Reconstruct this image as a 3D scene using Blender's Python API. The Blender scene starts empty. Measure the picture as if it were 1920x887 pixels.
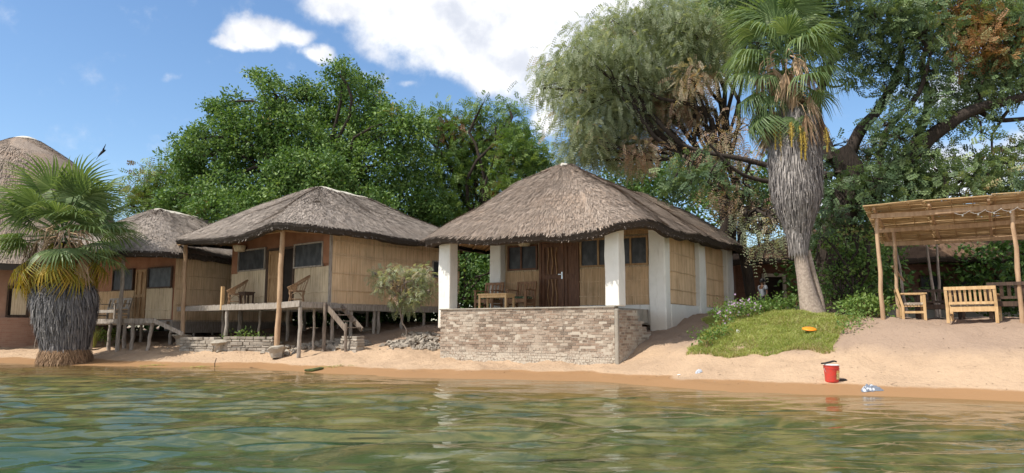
import bpy, math, random
import numpy as np
from mathutils import Vector, Matrix

R = math.radians
scene = bpy.context.scene
COL = scene.collection
random.seed(7)
rng = np.random.default_rng(7)

# ------------------------------------------------------------------ camera
EYE = 1.2
F0, CX, CY = 1370.0, 960.0, 443.5
PITCH = R(7.15)
cam = bpy.data.cameras.new("camera")
cam.sensor_width = 36.0
cam.lens = F0 / 1920 * 36
cam.clip_start = 0.05
cam.clip_end = 5000
camo = bpy.data.objects.new("camera", cam)
camo.location = (0, 0, EYE)
camo.rotation_euler = (R(90) + PITCH, 0, 0)
COL.objects.link(camo)
scene.camera = camo

# ------------------------------------------------------------------ light
SUN_EL, SUN_H = R(55), (-0.86, -0.51)
SUN_AZ = math.atan2(SUN_H[0], SUN_H[1])
scene.view_settings.view_transform = 'Standard'
scene.view_settings.look = 'None'
scene.view_settings.gamma = 1.0
scene.view_settings.use_curve_mapping = False
scene.view_settings.exposure = 0.66
scene.cycles.max_bounces = 8
scene.cycles.transparent_max_bounces = 12

sl = bpy.data.lights.new("sun", 'SUN')
sl.energy = 3.5
sl.angle = R(0.5)
sl.color = (1.0, 0.95, 0.86)
so = bpy.data.objects.new("sun", sl)
sv = Vector((SUN_H[0] * math.cos(SUN_EL), SUN_H[1] * math.cos(SUN_EL), math.sin(SUN_EL))).normalized()
so.rotation_euler = sv.to_track_quat('Z', 'Y').to_euler()
so.location = (-20, -10, 30)
COL.objects.link(so)

world = bpy.data.worlds.new("World")
scene.world = world
world.use_nodes = True


class NT:
    """small node helper"""
    def __init__(s, tree):
        s.t = tree; s.n = tree.nodes; s.l = tree.links
    def node(s, typ, **kw):
        n = s.n.new(typ)
        for k, v in kw.items():
            setattr(n, k, v)
        return n
    def put(s, sock, v):
        if hasattr(v, 'is_output'):
            s.l.new(v, sock)
        elif v is not None:
            sock.default_value = v
    def math(s, op, a, b=None, c=None, clamp=False):
        n = s.node('ShaderNodeMath', operation=op, use_clamp=clamp)
        s.put(n.inputs[0], a)
        if b is not None: s.put(n.inputs[1], b)
        if c is not None: s.put(n.inputs[2], c)
        return n.outputs[0]
    def vmath(s, op, a, b=None):
        n = s.node('ShaderNodeVectorMath', operation=op)
        s.put(n.inputs[0], a)
        if b is not None: s.put(n.inputs[1], b)
        return n.outputs['Value'] if op in ('LENGTH', 'DISTANCE', 'DOT_PRODUCT') else n.outputs[0]
    def mix(s, f, a, b, blend='MIX'):
        n = s.node('ShaderNodeMix', data_type='RGBA', blend_type=blend)
        s.put(n.inputs[0], f)
        s.put(n.inputs[6], c4(a)); s.put(n.inputs[7], c4(b))
        return n.outputs[2]
    def step(s, x, lo, hi):
        n = s.node('ShaderNodeMapRange', interpolation_type='SMOOTHSTEP')
        s.put(n.inputs[0], x); n.inputs[1].default_value = lo; n.inputs[2].default_value = hi
        return n.outputs[0]
    def noise(s, vec, scale=5, detail=4, rough=0.55, dist=0.0):
        n = s.node('ShaderNodeTexNoise')
        if vec is not None: s.put(n.inputs['Vector'], vec)
        n.inputs['Scale'].default_value = scale
        n.inputs['Detail'].default_value = detail
        n.inputs['Roughness'].default_value = rough
        n.inputs['Distortion'].default_value = dist
        return n.outputs[0]
    def scale(s, vec, v3):
        n = s.node('ShaderNodeMapping')
        s.put(n.inputs[0], vec)
        n.inputs['Scale'].default_value = v3
        return n.outputs[0]
    def sep(s, vec):
        n = s.node('ShaderNodeSeparateXYZ'); s.put(n.inputs[0], vec)
        return n.outputs
    def attr(s, name):
        return s.node('ShaderNodeAttribute', attribute_name=name)
    def bump(s, h, strength=0.5, dist=0.02, nrm=None):
        n = s.node('ShaderNodeBump')
        s.put(n.inputs['Strength'], strength)
        n.inputs['Distance'].default_value = dist
        s.put(n.inputs['Height'], h)
        if nrm is not None: s.put(n.inputs['Normal'], nrm)
        return n.outputs[0]


def c4(c):
    if isinstance(c, (tuple, list)) and len(c) == 3:
        return (c[0], c[1], c[2], 1.0)
    return c


def pix(px, py):
    """direction of a picture point: X/Y and Z/Y ratios"""
    dy = CY - py
    fwd = F0 * math.cos(PITCH) - dy * math.sin(PITCH)
    up = F0 * math.sin(PITCH) + dy * math.cos(PITCH)
    return (px - CX) / fwd, up / fwd


def at(px, py, Y):
    a, b = pix(px, py)
    return Vector((a * Y, Y, EYE + b * Y))


# ------------------------------------------------------------------ sky
w = NT(world.node_tree)
for n in list(w.n): w.n.remove(n)
out = w.node('ShaderNodeOutputWorld')
bg = w.node('ShaderNodeBackground')
SKY_STR = 0.118
bg.inputs[1].default_value = SKY_STR
sky = w.node('ShaderNodeTexSky', sky_type='NISHITA')
sky.sun_disc = False
sky.sun_elevation = SUN_EL
sky.sun_rotation = SUN_AZ
sky.air_density = 1.0
sky.dust_density = 0.6
sky.ozone_density = 2.0
tc = w.node('ShaderNodeTexCoord')
dirv = w.vmath('NORMALIZE', tc.outputs['Generated'])
warp = w.node('ShaderNodeTexNoise')
w.put(warp.inputs['Vector'], dirv)
warp.inputs['Scale'].default_value = 9.0
warp.inputs['Detail'].default_value = 7.0
warp.inputs['Roughness'].default_value = 0.55
wv = w.vmath('SUBTRACT', warp.outputs['Color'], (0.5, 0.5, 0.5))
wsc = w.node('ShaderNodeVectorMath', operation='SCALE')
w.put(wsc.inputs[0], wv); wsc.inputs['Scale'].default_value = 0.07
dirw = w.vmath('ADD', dirv, wsc.outputs[0])
# cumulus banks: (picture x, y, half width in px, height/width, strength)
CL = [(492, 60, 66, .50, 1.1), (440, 76, 34, .5, .9), (592, 102, 38, .5, .85), (548, 72, 36, .6, .9), (322, 141, 26, .4, .42),
      (650, 5, 100, .45, 1.0), (790, 25, 150, .6, 1.15), (960, 60, 170, .62, 1.25), (1100, 20, 160, .9, 1.2),
      (930, 130, 90, .55, 1.0), (1030, 160, 90, .6, .9), (850, 90, 90, .6, 1.0), (1025, 235, 38, 1.0, 1.0), (1250, 120, 140, .8, .8),
      (690, 135, 40, .4, .40), (752, 147, 18, .5, .45), (1760, 330, 170, .35, .9), (1500, 380, 150, .3, .7), (1800, 170, 110, .5, .5),
      (1600, -200, 260, .4, .9), (400, -420, 300, .35, .9), (2200, 200, 180, .5, .8), (-250, 180, 120, .4, .7), (1300, -600, 350, .4, .9)]
mask = None
for (px, py, hw, asp, st) in CL:
    a, b = pix(px, py)
    c = Vector((a, 1, b)).normalized()
    df = w.vmath('SUBTRACT', dirw, tuple(c))
    r = hw / 1370.0
    sc_ = w.vmath('MULTIPLY', df, (1 / r, 1 / r, 1 / (r * asp)))
    ln = w.vmath('LENGTH', sc_)
    m = w.math('MULTIPLY', w.math('SUBTRACT', 1.25, ln, clamp=True), st * 1.35)
    mask = m if mask is None else w.math('SMOOTH_MAX', mask, m, 0.25)
# unseen cloud cover added behind the viewer and overhead to brighten shaded areas
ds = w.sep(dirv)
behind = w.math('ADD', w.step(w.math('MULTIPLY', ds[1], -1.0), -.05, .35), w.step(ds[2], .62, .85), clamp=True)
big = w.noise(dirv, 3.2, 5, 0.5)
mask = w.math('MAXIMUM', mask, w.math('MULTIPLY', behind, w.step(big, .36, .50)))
nf = w.noise(dirv, 26, 8, 0.6)
dens = w.math('ADD', mask, w.math('MULTIPLY', w.math('SUBTRACT', nf, 0.5), 1.1))
cov = w.step(dens, 0.22, 0.98)
# clouds shaded by their own thickness: thin rims bright, deep bases grey
n2 = w.noise(w.vmath('ADD', dirv, (0.3, 0.1, 0.02)), 12, 6, 0.55)
n3 = w.noise(w.vmath('ADD', dirv, (0.3, 0.1, 0.045)), 12, 6, 0.55)
lit = w.math('ADD', 0.55, w.math('MULTIPLY', w.math('SUBTRACT', n3, n2), -4.5), clamp=True)
lit = w.math('ADD', w.math('MULTIPLY', lit, 0.75), w.math('MULTIPLY', w.step(n2, .35, .62), .35), clamp=True)
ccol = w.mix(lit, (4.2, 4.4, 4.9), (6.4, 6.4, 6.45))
hsv = w.node('ShaderNodeHueSaturation')
hsv.inputs['Saturation'].default_value = 1.12
hsv.inputs['Value'].default_value = 1.0
w.put(hsv.inputs['Color'], sky.outputs[0])
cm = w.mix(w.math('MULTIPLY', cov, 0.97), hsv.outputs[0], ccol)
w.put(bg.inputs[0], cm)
w.l.new(bg.outputs[0], out.inputs[0])


# ------------------------------------------------------------------ mesh building
class MB:
    def __init__(s):
        s.v = []; s.f = []; s.t = []; s.n = 0; s.uv = []
    def add(s, v, f, tint=0.5, uv=None):
        v = np.asarray(v, dtype=np.float64).reshape(-1, 3)
        f = np.asarray(f, dtype=np.int64)
        s.v.append(v)
        s.f.append(f + s.n)
        s.t.append(np.broadcast_to(np.asarray(tint, dtype=np.float64), (len(f),)).copy())
        s.uv.append(np.zeros_like(v) if uv is None else np.asarray(uv, dtype=np.float64).reshape(-1, 3))
        s.n += len(v)
        return s
    def box(s, x0, x1, y0, y1, z0, z1, tint=0.5):
        v = [(x0, y0, z0), (x1, y0, z0), (x1, y1, z0), (x0, y1, z0), (x0, y0, z1), (x1, y0, z1), (x1, y1, z1), (x0, y1, z1)]
        f = [(3, 2, 1, 0), (4, 5, 6, 7), (0, 1, 5, 4), (1, 2, 6, 5), (2, 3, 7, 6), (3, 0, 4, 7)]
        return s.add(v, f, tint)
    def beam(s, a, b, w, h, tint=0.5, up=(0, 0, 1)):
        """box section bar from a to b, w sideways, h upwards"""
        a = np.array(a, float); b = np.array(b, float)
        d = b - a; L = np.linalg.norm(d); d /= L
        u = np.array(up, float)
        if abs(np.dot(u, d)) > .98: u = np.array((0, 1, 0.))
        r = np.cross(d, u); r /= np.linalg.norm(r); u = np.cross(r, d)
        v = []
        for p in (a, b):
            for (i, j) in ((-1, -1), (1, -1), (1, 1), (-1, 1)):
                v.append(p + r * w / 2 * i + u * h / 2 * j)
        f = [(0, 1, 2, 3), (7, 6, 5, 4), (0, 4, 5, 1), (1, 5, 6, 2), (2, 6, 7, 3), (3, 7, 4, 0)]
        return s.add(v, f, tint)
    def tube(s, pts, rad, k=8, tint=0.5, cap=True, wob=0.0):
        pts = np.array([tuple(p) for p in pts], float); n = len(pts)
        rad = np.broadcast_to(np.asarray(rad, float), (n,))
        tan = np.gradient(pts, axis=0)
        tan /= np.linalg.norm(tan, axis=1)[:, None] + 1e-9
        ref = np.array((0, 0, 1.)) if abs(tan[0][2]) < .9 else np.array((1., 0, 0))
        V = []; U = []
        acc = 0
        for i in range(n):
            r = np.cross(tan[i], ref); r /= np.linalg.norm(r) + 1e-9
            q = np.cross(r, tan[i]); ref = q
            if i: acc += np.linalg.norm(pts[i] - pts[i - 1])
            for j in range(k):
                a = 2 * math.pi * j / k
                rr = rad[i] * (1 + (wob * math.sin(3 * a + i * 1.3) if wob else 0))
                V.append(pts[i] + (r * math.cos(a) + q * math.sin(a)) * rr)
                U.append((j / k, acc, 0))
        Fc = []
        for i in range(n - 1):
            for j in range(k):
                j2 = (j + 1) % k
                Fc.append((i * k + j, (i + 1) * k + j, (i + 1) * k + j2, i * k + j2))
        s.add(V, Fc, tint, U)
        if cap:
            for e in (0, n - 1):
                c = len(V)
                ring = [V[e * k + j] for j in range(k)] + [pts[e]]
                fs = [(j, (j + 1) % k, k) if e == 0 else ((j + 1) % k, j, k) for j in range(k)]
                s.add(ring, fs, tint)
        return s
    def lathe(s, prof, c=(0, 0, 0), k=24, tint=0.5, sx=1, sy=1):
        V = []; n = len(prof)
        for (r, z) in prof:
            for j in range(k):
                a = 2 * math.pi * j / k
                V.append((c[0] + r * sx * math.cos(a), c[1] + r * sy * math.sin(a), c[2] + z))
        Fc = [(i * k + j, i * k + (j + 1) % k, (i + 1) * k + (j + 1) % k, (i + 1) * k + j) for i in range(n - 1) for j in range(k)]
        return s.add(V, Fc, tint)
    def build(s, name, mat, parent=None, smooth=False, uv=False, zb=None, bevel=0, loc=None):
        V = np.concatenate(s.v) if s.v else np.zeros((0, 3))
        V = V.copy()
        if parent is not None and 'zb_' in BASE.get(parent.name, {}):
            V[:, 2] -= BASE[parent.name]['zb_']
        if loc is not None:
            V -= np.array(loc)
        me = bpy.data.meshes.new(name)
        nl = sum(f.size for f in s.f); nf = sum(len(f) for f in s.f)
        me.vertices.add(len(V)); me.vertices.foreach_set('co', V.astype(np.float32).ravel())
        me.loops.add(nl); me.polygons.add(nf)
        me.loops.foreach_set('vertex_index', np.concatenate([f.ravel() for f in s.f]).astype(np.int32))
        sizes = np.concatenate([np.full(len(f), f.shape[1]) for f in s.f])
        starts = np.concatenate(([0], np.cumsum(sizes)[:-1]))
        me.polygons.foreach_set('loop_start', starts.astype(np.int32))
        me.update(calc_edges=True)
        me.validate()
        if len(me.polygons) == nf:
            a = me.attributes.new('tint', 'FLOAT', 'FACE')
            a.data.foreach_set('value', np.concatenate(s.t).astype(np.float32))
        if uv:
            a = me.attributes.new('suv', 'FLOAT_VECTOR', 'POINT')
            a.data.foreach_set('vector', np.concatenate(s.uv).astype(np.float32).ravel())
        me.polygons.foreach_set('use_smooth', np.full(len(me.polygons), smooth))
        me.materials.append(mat)
        o = bpy.data.objects.new(name, me)
        COL.objects.link(o)
        if parent is not None:
            o.parent = parent
        if loc is not None:
            o.location = loc
        if bevel:
            m = o.modifiers.new('bevel', 'BEVEL'); m.width = bevel; m.segments = 2; m.limit_method = 'ANGLE'
        return o


BASE = {}


def thing(name, label, cat, loc, rz=0.0, group=None, absz=True):
    """Empty at a thing's base. absz: its parts are written with absolute heights."""
    o = bpy.data.objects.new(name, None)
    o.empty_display_size = 0.2
    COL.objects.link(o)
    o.location = loc; o.rotation_euler = (0, 0, rz)
    if absz: BASE[o.name] = {'zb_': loc[2]}
    tag(o, label, cat, group)
    return o


def tag(o, label=None, cat=None, group=None, kind=None):
    if label: o['label'] = label
    if cat: o['category'] = cat
    if group: o['group'] = group
    if kind: o['kind'] = kind
    return o


def copy_tree(o, loc=None, rz=None, label=None, parent=None):
    c = o.copy(); COL.objects.link(c)
    if parent is not None: c.parent = parent
    if loc is not None: c.location = loc
    if rz is not None: c.rotation_euler = (0, 0, rz)
    if label: c['label'] = label
    for ch in o.children:
        copy_tree(ch, parent=c)
    return c


def vnoise(x, y, seed=0):
    """smooth 2-D value noise, vectorised, 0..1"""
    xi = np.floor(x).astype(np.int64); yi = np.floor(y).astype(np.int64)
    fx = x - xi; fy = y - yi
    fx = fx * fx * (3 - 2 * fx); fy = fy * fy * (3 - 2 * fy)
    def h(a, b):
        n = (a * 374761393 + b * 668265263 + seed * 974711) & 0x7fffffff
        n = ((n ^ (n >> 13)) * 1274126177) & 0x7fffffff
        return ((n ^ (n >> 16)) & 0xffff) / 65535.0
    return (h(xi, yi) * (1 - fx) + h(xi + 1, yi) * fx) * (1 - fy) + (h(xi, yi + 1) * (1 - fx) + h(xi + 1, yi + 1) * fx) * fy


# ------------------------------------------------------------------ materials
def mat(name):
    m = bpy.data.materials.new(name); m.use_nodes = True
    t = NT(m.node_tree)
    for n in list(t.n): t.n.remove(n)
    o = t.node('ShaderNodeOutputMaterial')
    b = t.node('ShaderNodeBsdfPrincipled')
    t.l.new(b.outputs[0], o.inputs[0])
    b.inputs['Specular IOR Level'].default_value = 0.25
    return m, t, b, o


def simple(name, c1, c2, scale=6, stretch=(1, 1, 1), rough=.85, bump=.3, bdist=.01, tintcol=None, coord='Object', detail=5, spec=.25):
    m, t, b, o = mat(name)
    tcn = t.node('ShaderNodeTexCoord')
    v = t.scale(tcn.outputs[coord], stretch)
    n = t.noise(v, scale, detail, .6)
    col = t.mix(t.step(n, .3, .7), c1, c2)
    if tintcol is not None:
        a = t.attr('tint').outputs['Fac']
        col = t.mix(a, col, tintcol, 'MULTIPLY') if False else t.mix(t.math('MULTIPLY', a, .8), col, tintcol)
    t.put(b.inputs['Base Color'], col)
    b.inputs['Roughness'].default_value = rough
    b.inputs['Specular IOR Level'].default_value = spec
    if bump:
        t.put(b.inputs['Normal'], t.bump(n, bump, bdist))
    return m


def leafmat(name, cols, brown=(0.23, 0.13, 0.06), rough=.55, trans=.3):
    """tint attribute: 0..1 picks between leaf colours, 1..2 dry leaves"""
    m, t, b, o = mat(name)
    a = t.attr('tint').outputs['Fac']
    cr = t.node('ShaderNodeValToRGB')
    e = cr.color_ramp.elements
    e[0].position = 0; e[0].color = c4(cols[0])
    e[1].position = 1; e[1].color = c4(cols[-1])
    for i, c in enumerate(cols[1:-1]):
        x = e.new((i + 1) / (len(cols) - 1)); x.color = c4(c)
    t.put(cr.inputs[0], a)
    col = t.mix(t.step(a, 1.0, 1.6), cr.outputs[0], brown)
    t.put(b.inputs['Base Color'], col)
    b.inputs['Roughness'].default_value = rough
    b.inputs['Specular IOR Level'].default_value = .35
    tr = t.node('ShaderNodeBsdfTranslucent')
    tcol = t.mix(1.0, col, (1.3, 1.25, .6), 'MULTIPLY')
    t.put(tr.inputs[0], tcol)
    mx = t.node('ShaderNodeMixShader')
    mx.inputs[0].default_value = trans
    t.l.new(b.outputs[0], mx.inputs[1]); t.l.new(tr.outputs[0], mx.inputs[2]); t.l.new(mx.outputs[0], o.inputs[0])
    return m


M = {}
# thatch: streaks follow the suv attribute (x round the eave, y down the slope)
def thatch(name, c_dark, c_mid, c_light, warm):
    m, t, b, o = mat(name)
    a = t.attr('tint').outputs['Fac']
    suv = t.attr('suv').outputs['Vector']
    s1 = t.noise(t.scale(suv, (30, 6, 1)), 1.0, 4, .7)
    s2 = t.noise(t.scale(suv, (.5, .7, 1)), 1.3, 4, .6)
    k = t.math('ADD', t.math('MULTIPLY', s1, .75), t.math('MULTIPLY', a, .25))
    cr = t.node('ShaderNodeValToRGB')
    e = cr.color_ramp.elements
    e[0].position = .22; e[0].color = c4(c_dark)
    e[1].position = .82; e[1].color = c4(c_light)
    x = e.new(.5); x.color = c4(c_mid)
    t.put(cr.inputs[0], t.math('MINIMUM', k, 1.0))
    col = t.mix(t.math('MULTIPLY', t.step(s2, .45, .7), .55), cr.outputs[0], warm)
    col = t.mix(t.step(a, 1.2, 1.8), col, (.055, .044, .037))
    t.put(b.inputs['Base Color'], col)
    b.inputs['Roughness'].default_value = .95
    b.inputs['Specular IOR Level'].default_value = .1
    t.put(b.inputs['Normal'], t.bump(s1, .9, .03))
    return m


M['thatch'] = thatch('thatch_brown', (.11, .085, .07), (.28, .225, .185), (.46, .385, .32), (.40, .28, .195))
M['thatch_grey'] = thatch('thatch_grey', (.12, .10, .09), (.31, .265, .23), (.50, .44, .38), (.34, .275, .225))
M['cap'] = simple('ridge_cement', (.62, .58, .50), (.46, .42, .36), 3, rough=.9)
M['plaster'] = None
def plaster():
    m, t, b, o = mat('white_plaster')
    tcn = t.node('ShaderNodeTexCoord'); ob = tcn.outputs['Object']
    n = t.noise(ob, 1.3, 6, .62); n2 = t.noise(ob, 14, 3, .5)
    stain = t.noise(t.scale(ob, (3, 3, .6)), 2.0, 5, .6)
    col = t.mix(t.step(n, .35, .75), (.82, .80, .74), (.70, .68, .62))
    col = t.mix(t.math('MULTIPLY', t.step(stain, .55, .78), .55), col, (.46, .42, .35))
    z = t.sep(ob)[2]
    foot = t.math('MULTIPLY', t.math('SUBTRACT', 1.0, t.step(t.math('ADD', z, t.math('MULTIPLY', n, .5)), 1.25, 1.85)), .55)
    col = t.mix(foot, col, (.50, .40, .30))
    t.put(b.inputs['Base Color'], col); b.inputs['Roughness'].default_value = .9
    t.put(b.inputs['Normal'], t.bump(t.math('ADD', n2, t.math('MULTIPLY', n, 2)), .35, .012))
    return m
M['plaster'] = plaster()
M['terracotta'] = simple('terracotta_plaster', (.36, .175, .10), (.27, .125, .07), 2.2, rough=.9, bump=.3)
M['pinkwall'] = simple('earth_plaster', (.40, .25, .18), (.33, .19, .13), 1.6, rough=.9, bump=.3)

def reed(name, ca, cb, cc, axis=0, dens=46):
    m, t, b, o = mat(name)
    ob = t.node('ShaderNodeTexCoord').outputs['Object']
    st = [dens, dens, dens]; st[2] = .8
    if axis == 2: st = [.8, dens, dens]
    n = t.noise(t.scale(ob, tuple(st)), 1.0, 3, .6)
    big = t.noise(ob, 1.1, 5, .6)
    pat = t.noise(t.scale(ob, (3, 3, 1.5)), 1.8, 3, .5)
    cr = t.node('ShaderNodeValToRGB'); e = cr.color_ramp.elements
    e[0].position = .30; e[0].color = c4(cc); e[1].position = .66; e[1].color = c4(ca)
    x = e.new(.45); x.color = c4(cb)
    t.put(cr.inputs[0], n)
    col = t.mix(t.math('MULTIPLY', t.step(big, .48, .72), .42), cr.outputs[0], cc)
    col = t.mix(t.math('MULTIPLY', t.step(pat, .55, .75), .35), col, ca)
    t.put(b.inputs['Base Color'], col); b.inputs['Roughness'].default_value = .8
    t.put(b.inputs['Normal'], t.bump(n, .9, .02))
    return m
M['reed'] = reed('reed_golden', (.78, .59, .385), (.66, .47, .285), (.36, .24, .135))
M['reed_old'] = reed('reed_weathered', (.70, .55, .37), (.55, .41, .26), (.3, .2, .12))
M['reed_pale'] = reed('reed_pale', (.74, .63, .46), (.62, .50, .34), (.34, .25, .16))
M['reed_mat'] = simple('reed_mat', (.50, .345, .185), (.29, .18, .085), 3, (1, 6, 1), rough=.85, bump=.4)
M['bamboo'] = simple('bamboo_poles', (.42, .27, .14), (.25, .145, .07), 3, (6, 6, 1), rough=.7)
M['softwood'] = simple('new_timber', (.62, .42, .22), (.45, .28, .13), 2.5, (7, 7, 1.2), rough=.6, bump=.2)
M['pinepole'] = simple('peeled_pole', (.50, .34, .21), (.35, .22, .13), 3, (5, 5, .8), rough=.75, bump=.4)
M['greywood'] = simple('grey_timber', (.40, .35, .30), (.22, .185, .15), 4, (5, 5, 1), rough=.85, bump=.5)
M['darkwood'] = simple('dark_timber', (.10, .062, .042), (.045, .03, .022), 4, (6, 6, 1), rough=.7, bump=.3)
M['brownwood'] = simple('door_timber', (.20, .095, .05), (.10, .045, .024), 3, (7, 7, 1), rough=.5, bump=.2)
M['stripwood'] = simple('door_inlay', (.42, .25, .12), (.20, .10, .05), 5, (7, 7, 1), rough=.5, bump=.2)
M['concrete'] = simple('old_concrete', (.38, .34, .28), (.25, .22, .18), 3, rough=.95, bump=.6, bdist=.02)
M['stone'] = simple('lake_stone', (.30, .26, .21), (.16, .135, .11), 3, rough=.9, bump=.5, tintcol=(.42, .37, .31))
M['metal'] = simple('handle_metal', (.7, .7, .7), (.6, .6, .6), 8, rough=.3, bump=0)
M['metal'].node_tree.nodes['Principled BSDF'].inputs['Metallic'].default_value = 1
M['cane'] = simple('cane_wicker', (.34, .21, .12), (.20, .115, .06), 30, rough=.6, bump=.5)
M['black'] = simple('black_plastic', (.012, .012, .013), (.02, .02, .02), 8, rough=.5, bump=0)

def screen():
    m, t, b, o = mat('window_mesh')
    ob = t.node('ShaderNodeTexCoord').outputs['Object']
    n = t.noise(t.scale(ob, (2.2, 2.2, 1.2)), 2.5, 4, .6)
    col = t.mix(t.step(n, .35, .7), (.025, .027, .03), (.065, .068, .072))
    t.put(b.inputs['Base Color'], col)
    b.inputs['Roughness'].default_value = .45
    b.inputs['Specular IOR Level'].default_value = .4
    return m
M['screen'] = screen()
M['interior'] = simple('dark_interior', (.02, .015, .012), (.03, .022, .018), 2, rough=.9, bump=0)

def brickmat():
    m, t, b, o = mat('weathered_brick')
    ob = t.node('ShaderNodeTexCoord').outputs['Object']
    a = t.attr('tint').outputs['Fac']
    cr = t.node('ShaderNodeValToRGB'); e = cr.color_ramp.elements
    e[0].position = 0; e[0].color = (.16, .12, .09, 1); e[1].position = 1; e[1].color = (.40, .34, .27, 1)
    x = e.new(.35); x.color = (.29, .205, .15, 1)
    x = e.new(.7); x.color = (.33, .26, .20, 1)
    t.put(cr.inputs[0], a)
    n = t.noise(ob, 1.2, 6, .65)
    fine = t.noise(ob, 22, 4, .6)
    st = t.noise(t.scale(ob, (2.2, 2.2, .7)), 1.7, 5, .65)
    col = t.mix(t.math('MULTIPLY', t.step(n, .42, .68), .55), cr.outputs[0], (.47, .40, .32))
    col = t.mix(t.math('MULTIPLY', t.step(st, .54, .74), .55), col, (.13, .105, .085))
    z = t.sep(ob)[2]
    lime = t.math('MULTIPLY', t.math('SUBTRACT', 1.0, t.step(z, .10, .50)), t.step(fine, .36, .58))
    col = t.mix(t.math('MULTIPLY', lime, .8), col, (.58, .53, .44))
    col = t.mix(t.step(a, 1.5, 1.9), col, (.47, .41, .33))
    col = t.mix(t.math('MULTIPLY', t.step(fine, .5, .75), .25), col, (.5, .43, .35))
    t.put(b.inputs['Base Color'], col); b.inputs['Roughness'].default_value = .95
    t.put(b.inputs['Normal'], t.bump(fine, .5, .012))
    return m
M['brick'] = brickmat()

M['bark'] = simple('dark_bark', (.06, .045, .036), (.028, .022, .018), 4, (5, 5, 1), rough=.95, bump=.8, bdist=.05)
M['palebark'] = simple('pale_bark', (.33, .27, .22), (.20, .16, .13), 4, (6, 6, 1), rough=.95, bump=.8, bdist=.04)
M['palmbark'] = simple('palm_bark', (.46, .37, .30), (.30, .235, .19), 3, (5, 5, 5), rough=.95, bump=.7, bdist=.03)

def strawmat(name, cols):
    m, t, b, o = mat(name)
    a = t.attr('tint').outputs['Fac']
    cr = t.node('ShaderNodeValToRGB'); e = cr.color_ramp.elements
    e[0].position = 0; e[0].color = c4(cols[0]); e[1].position = 1; e[1].color = c4(cols[-1])
    for i, c in enumerate(cols[1:-1]):
        x = e.new((i + 1) / (len(cols) - 1)); x.color = c4(c)
    t.put(cr.inputs[0], a)
    t.put(b.inputs['Base Color'], cr.outputs[0]); b.inputs['Roughness'].default_value = .85
    return m
M['skirt'] = strawmat('dead_frond_skirt', [(.04, .038, .04), (.12, .112, .115), (.21, .195, .19), (.33, .30, .28)])
M['skirt_pale'] = strawmat('dead_frond_skirt_pale', [(.06, .053, .05), (.18, .16, .15), (.30, .27, .25), (.45, .40, .36)])
M['roots'] = strawmat('palm_roots', [(.09, .05, .03), (.26, .16, .09), (.42, .28, .17)])
M['deadfrond'] = strawmat('dead_frond', [(.22, .13, .07), (.42, .28, .17), (.58, .44, .31)])
M['frond'] = leafmat('palm_frond', [(.05, .09, .03), (.10, .16, .055), (.18, .25, .10), (.34, .40, .20)], brown=(.50, .40, .08), rough=.45, trans=.35)
M['frond_yellow'] = leafmat('yellowing_frond', [(.10, .13, .02), (.28, .25, .03), (.48, .32, .04), (.30, .17, .06)], rough=.45, trans=.35)
M['leaf_dark'] = leafmat('broad_leaf', [(.045, .10, .022), (.085, .165, .037), (.14, .235, .055), (.24, .34, .10)], rough=.5, trans=.28)
M['leaf_mid'] = leafmat('feather_leaf', [(.06, .115, .03), (.10, .18, .042), (.15, .24, .055), (.21, .29, .08)], brown=(.20, .085, .05))
M['leaf_pale'] = leafmat('acacia_leaf', [(.15, .19, .10), (.23, .275, .155), (.31, .35, .22), (.42, .45, .31)], brown=(.44, .29, .21), trans=.42)
M['leaf_blue'] = leafmat('dark_feather_leaf', [(.065, .11, .055), (.11, .17, .075), (.17, .24, .10), (.26, .33, .15)], brown=(.27, .13, .05))
M['grass'] = leafmat('grass_blades', [(.17, .23, .045), (.27, .33, .075), (.38, .43, .12), (.50, .50, .20)], brown=(.40, .33, .17), trans=.3)
# ------------------------------------------------------------------ ground
def shore(X):
    X = np.asarray(X, float)
    s = np.interp(X, [-70, -30, -17.7, -13.2, -10.5, -7.35, -5.6, -2.7, 0, 1.8, 3.05, 4.2, 5.9, 7.6, 8.4, 14, 60],
                  [50, 32.2, 25.3, 23.3, 22.5, 21.6, 20.1, 17.9, 17.0, 16.5, 15.1, 13.8, 13.1, 12.7, 12.0, 8.5, -20])
    return s + .10 * np.sin(X * 1.3) + .06 * np.sin(X * 3.1 + 1)


DL = np.array([-60, -12, -3, -1, 0, .8, 1.6, 2.5, 4, 5.5, 8, 14, 30.])
STN = [(-40, [.06, .16, .26, .46, .6, .85, 1.1, 1.3]), (-14, [.06, .20, .36, .54, .72, 1.0, 1.2, 1.4]),
       (-9, [.07, .32, .50, .74, .95, 1.2, 1.4, 1.4]), (-6, [.08, .30, .48, .80, 1.05, 1.35, 1.5, 1.4]), (-4, [.08, .18, .34, .68, 1.0, 1.35, 1.5, 1.4]), (-2, [.05, .12, .20, .42, .85, 1.3, 1.5, 1.4]),
       (0, [.05, .12, .20, .42, .85, 1.3, 1.5, 1.4]), (2.6, [.05, .12, .22, .50, .92, 1.3, 1.5, 1.4]), (4.6, [.06, .14, .30, .66, .98, 1.4, 1.6, 1.4]),
       (6, [.12, .30, .52, .97, 1.35, 1.68, 1.7, 1.4]), (8, [.12, .33, .64, 1.15, 1.44, 1.6, 1.6, 1.4]), (9.5, [.12, .36, .68, 1.17, 1.40, 1.42, 1.45, 1.4]), (40, [.12, .36, .72, 1.18, 1.38, 1.42, 1.45, 1.4])]
UNDER = [-1.9, -1.45, -.42, -.12, -.02]


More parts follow.
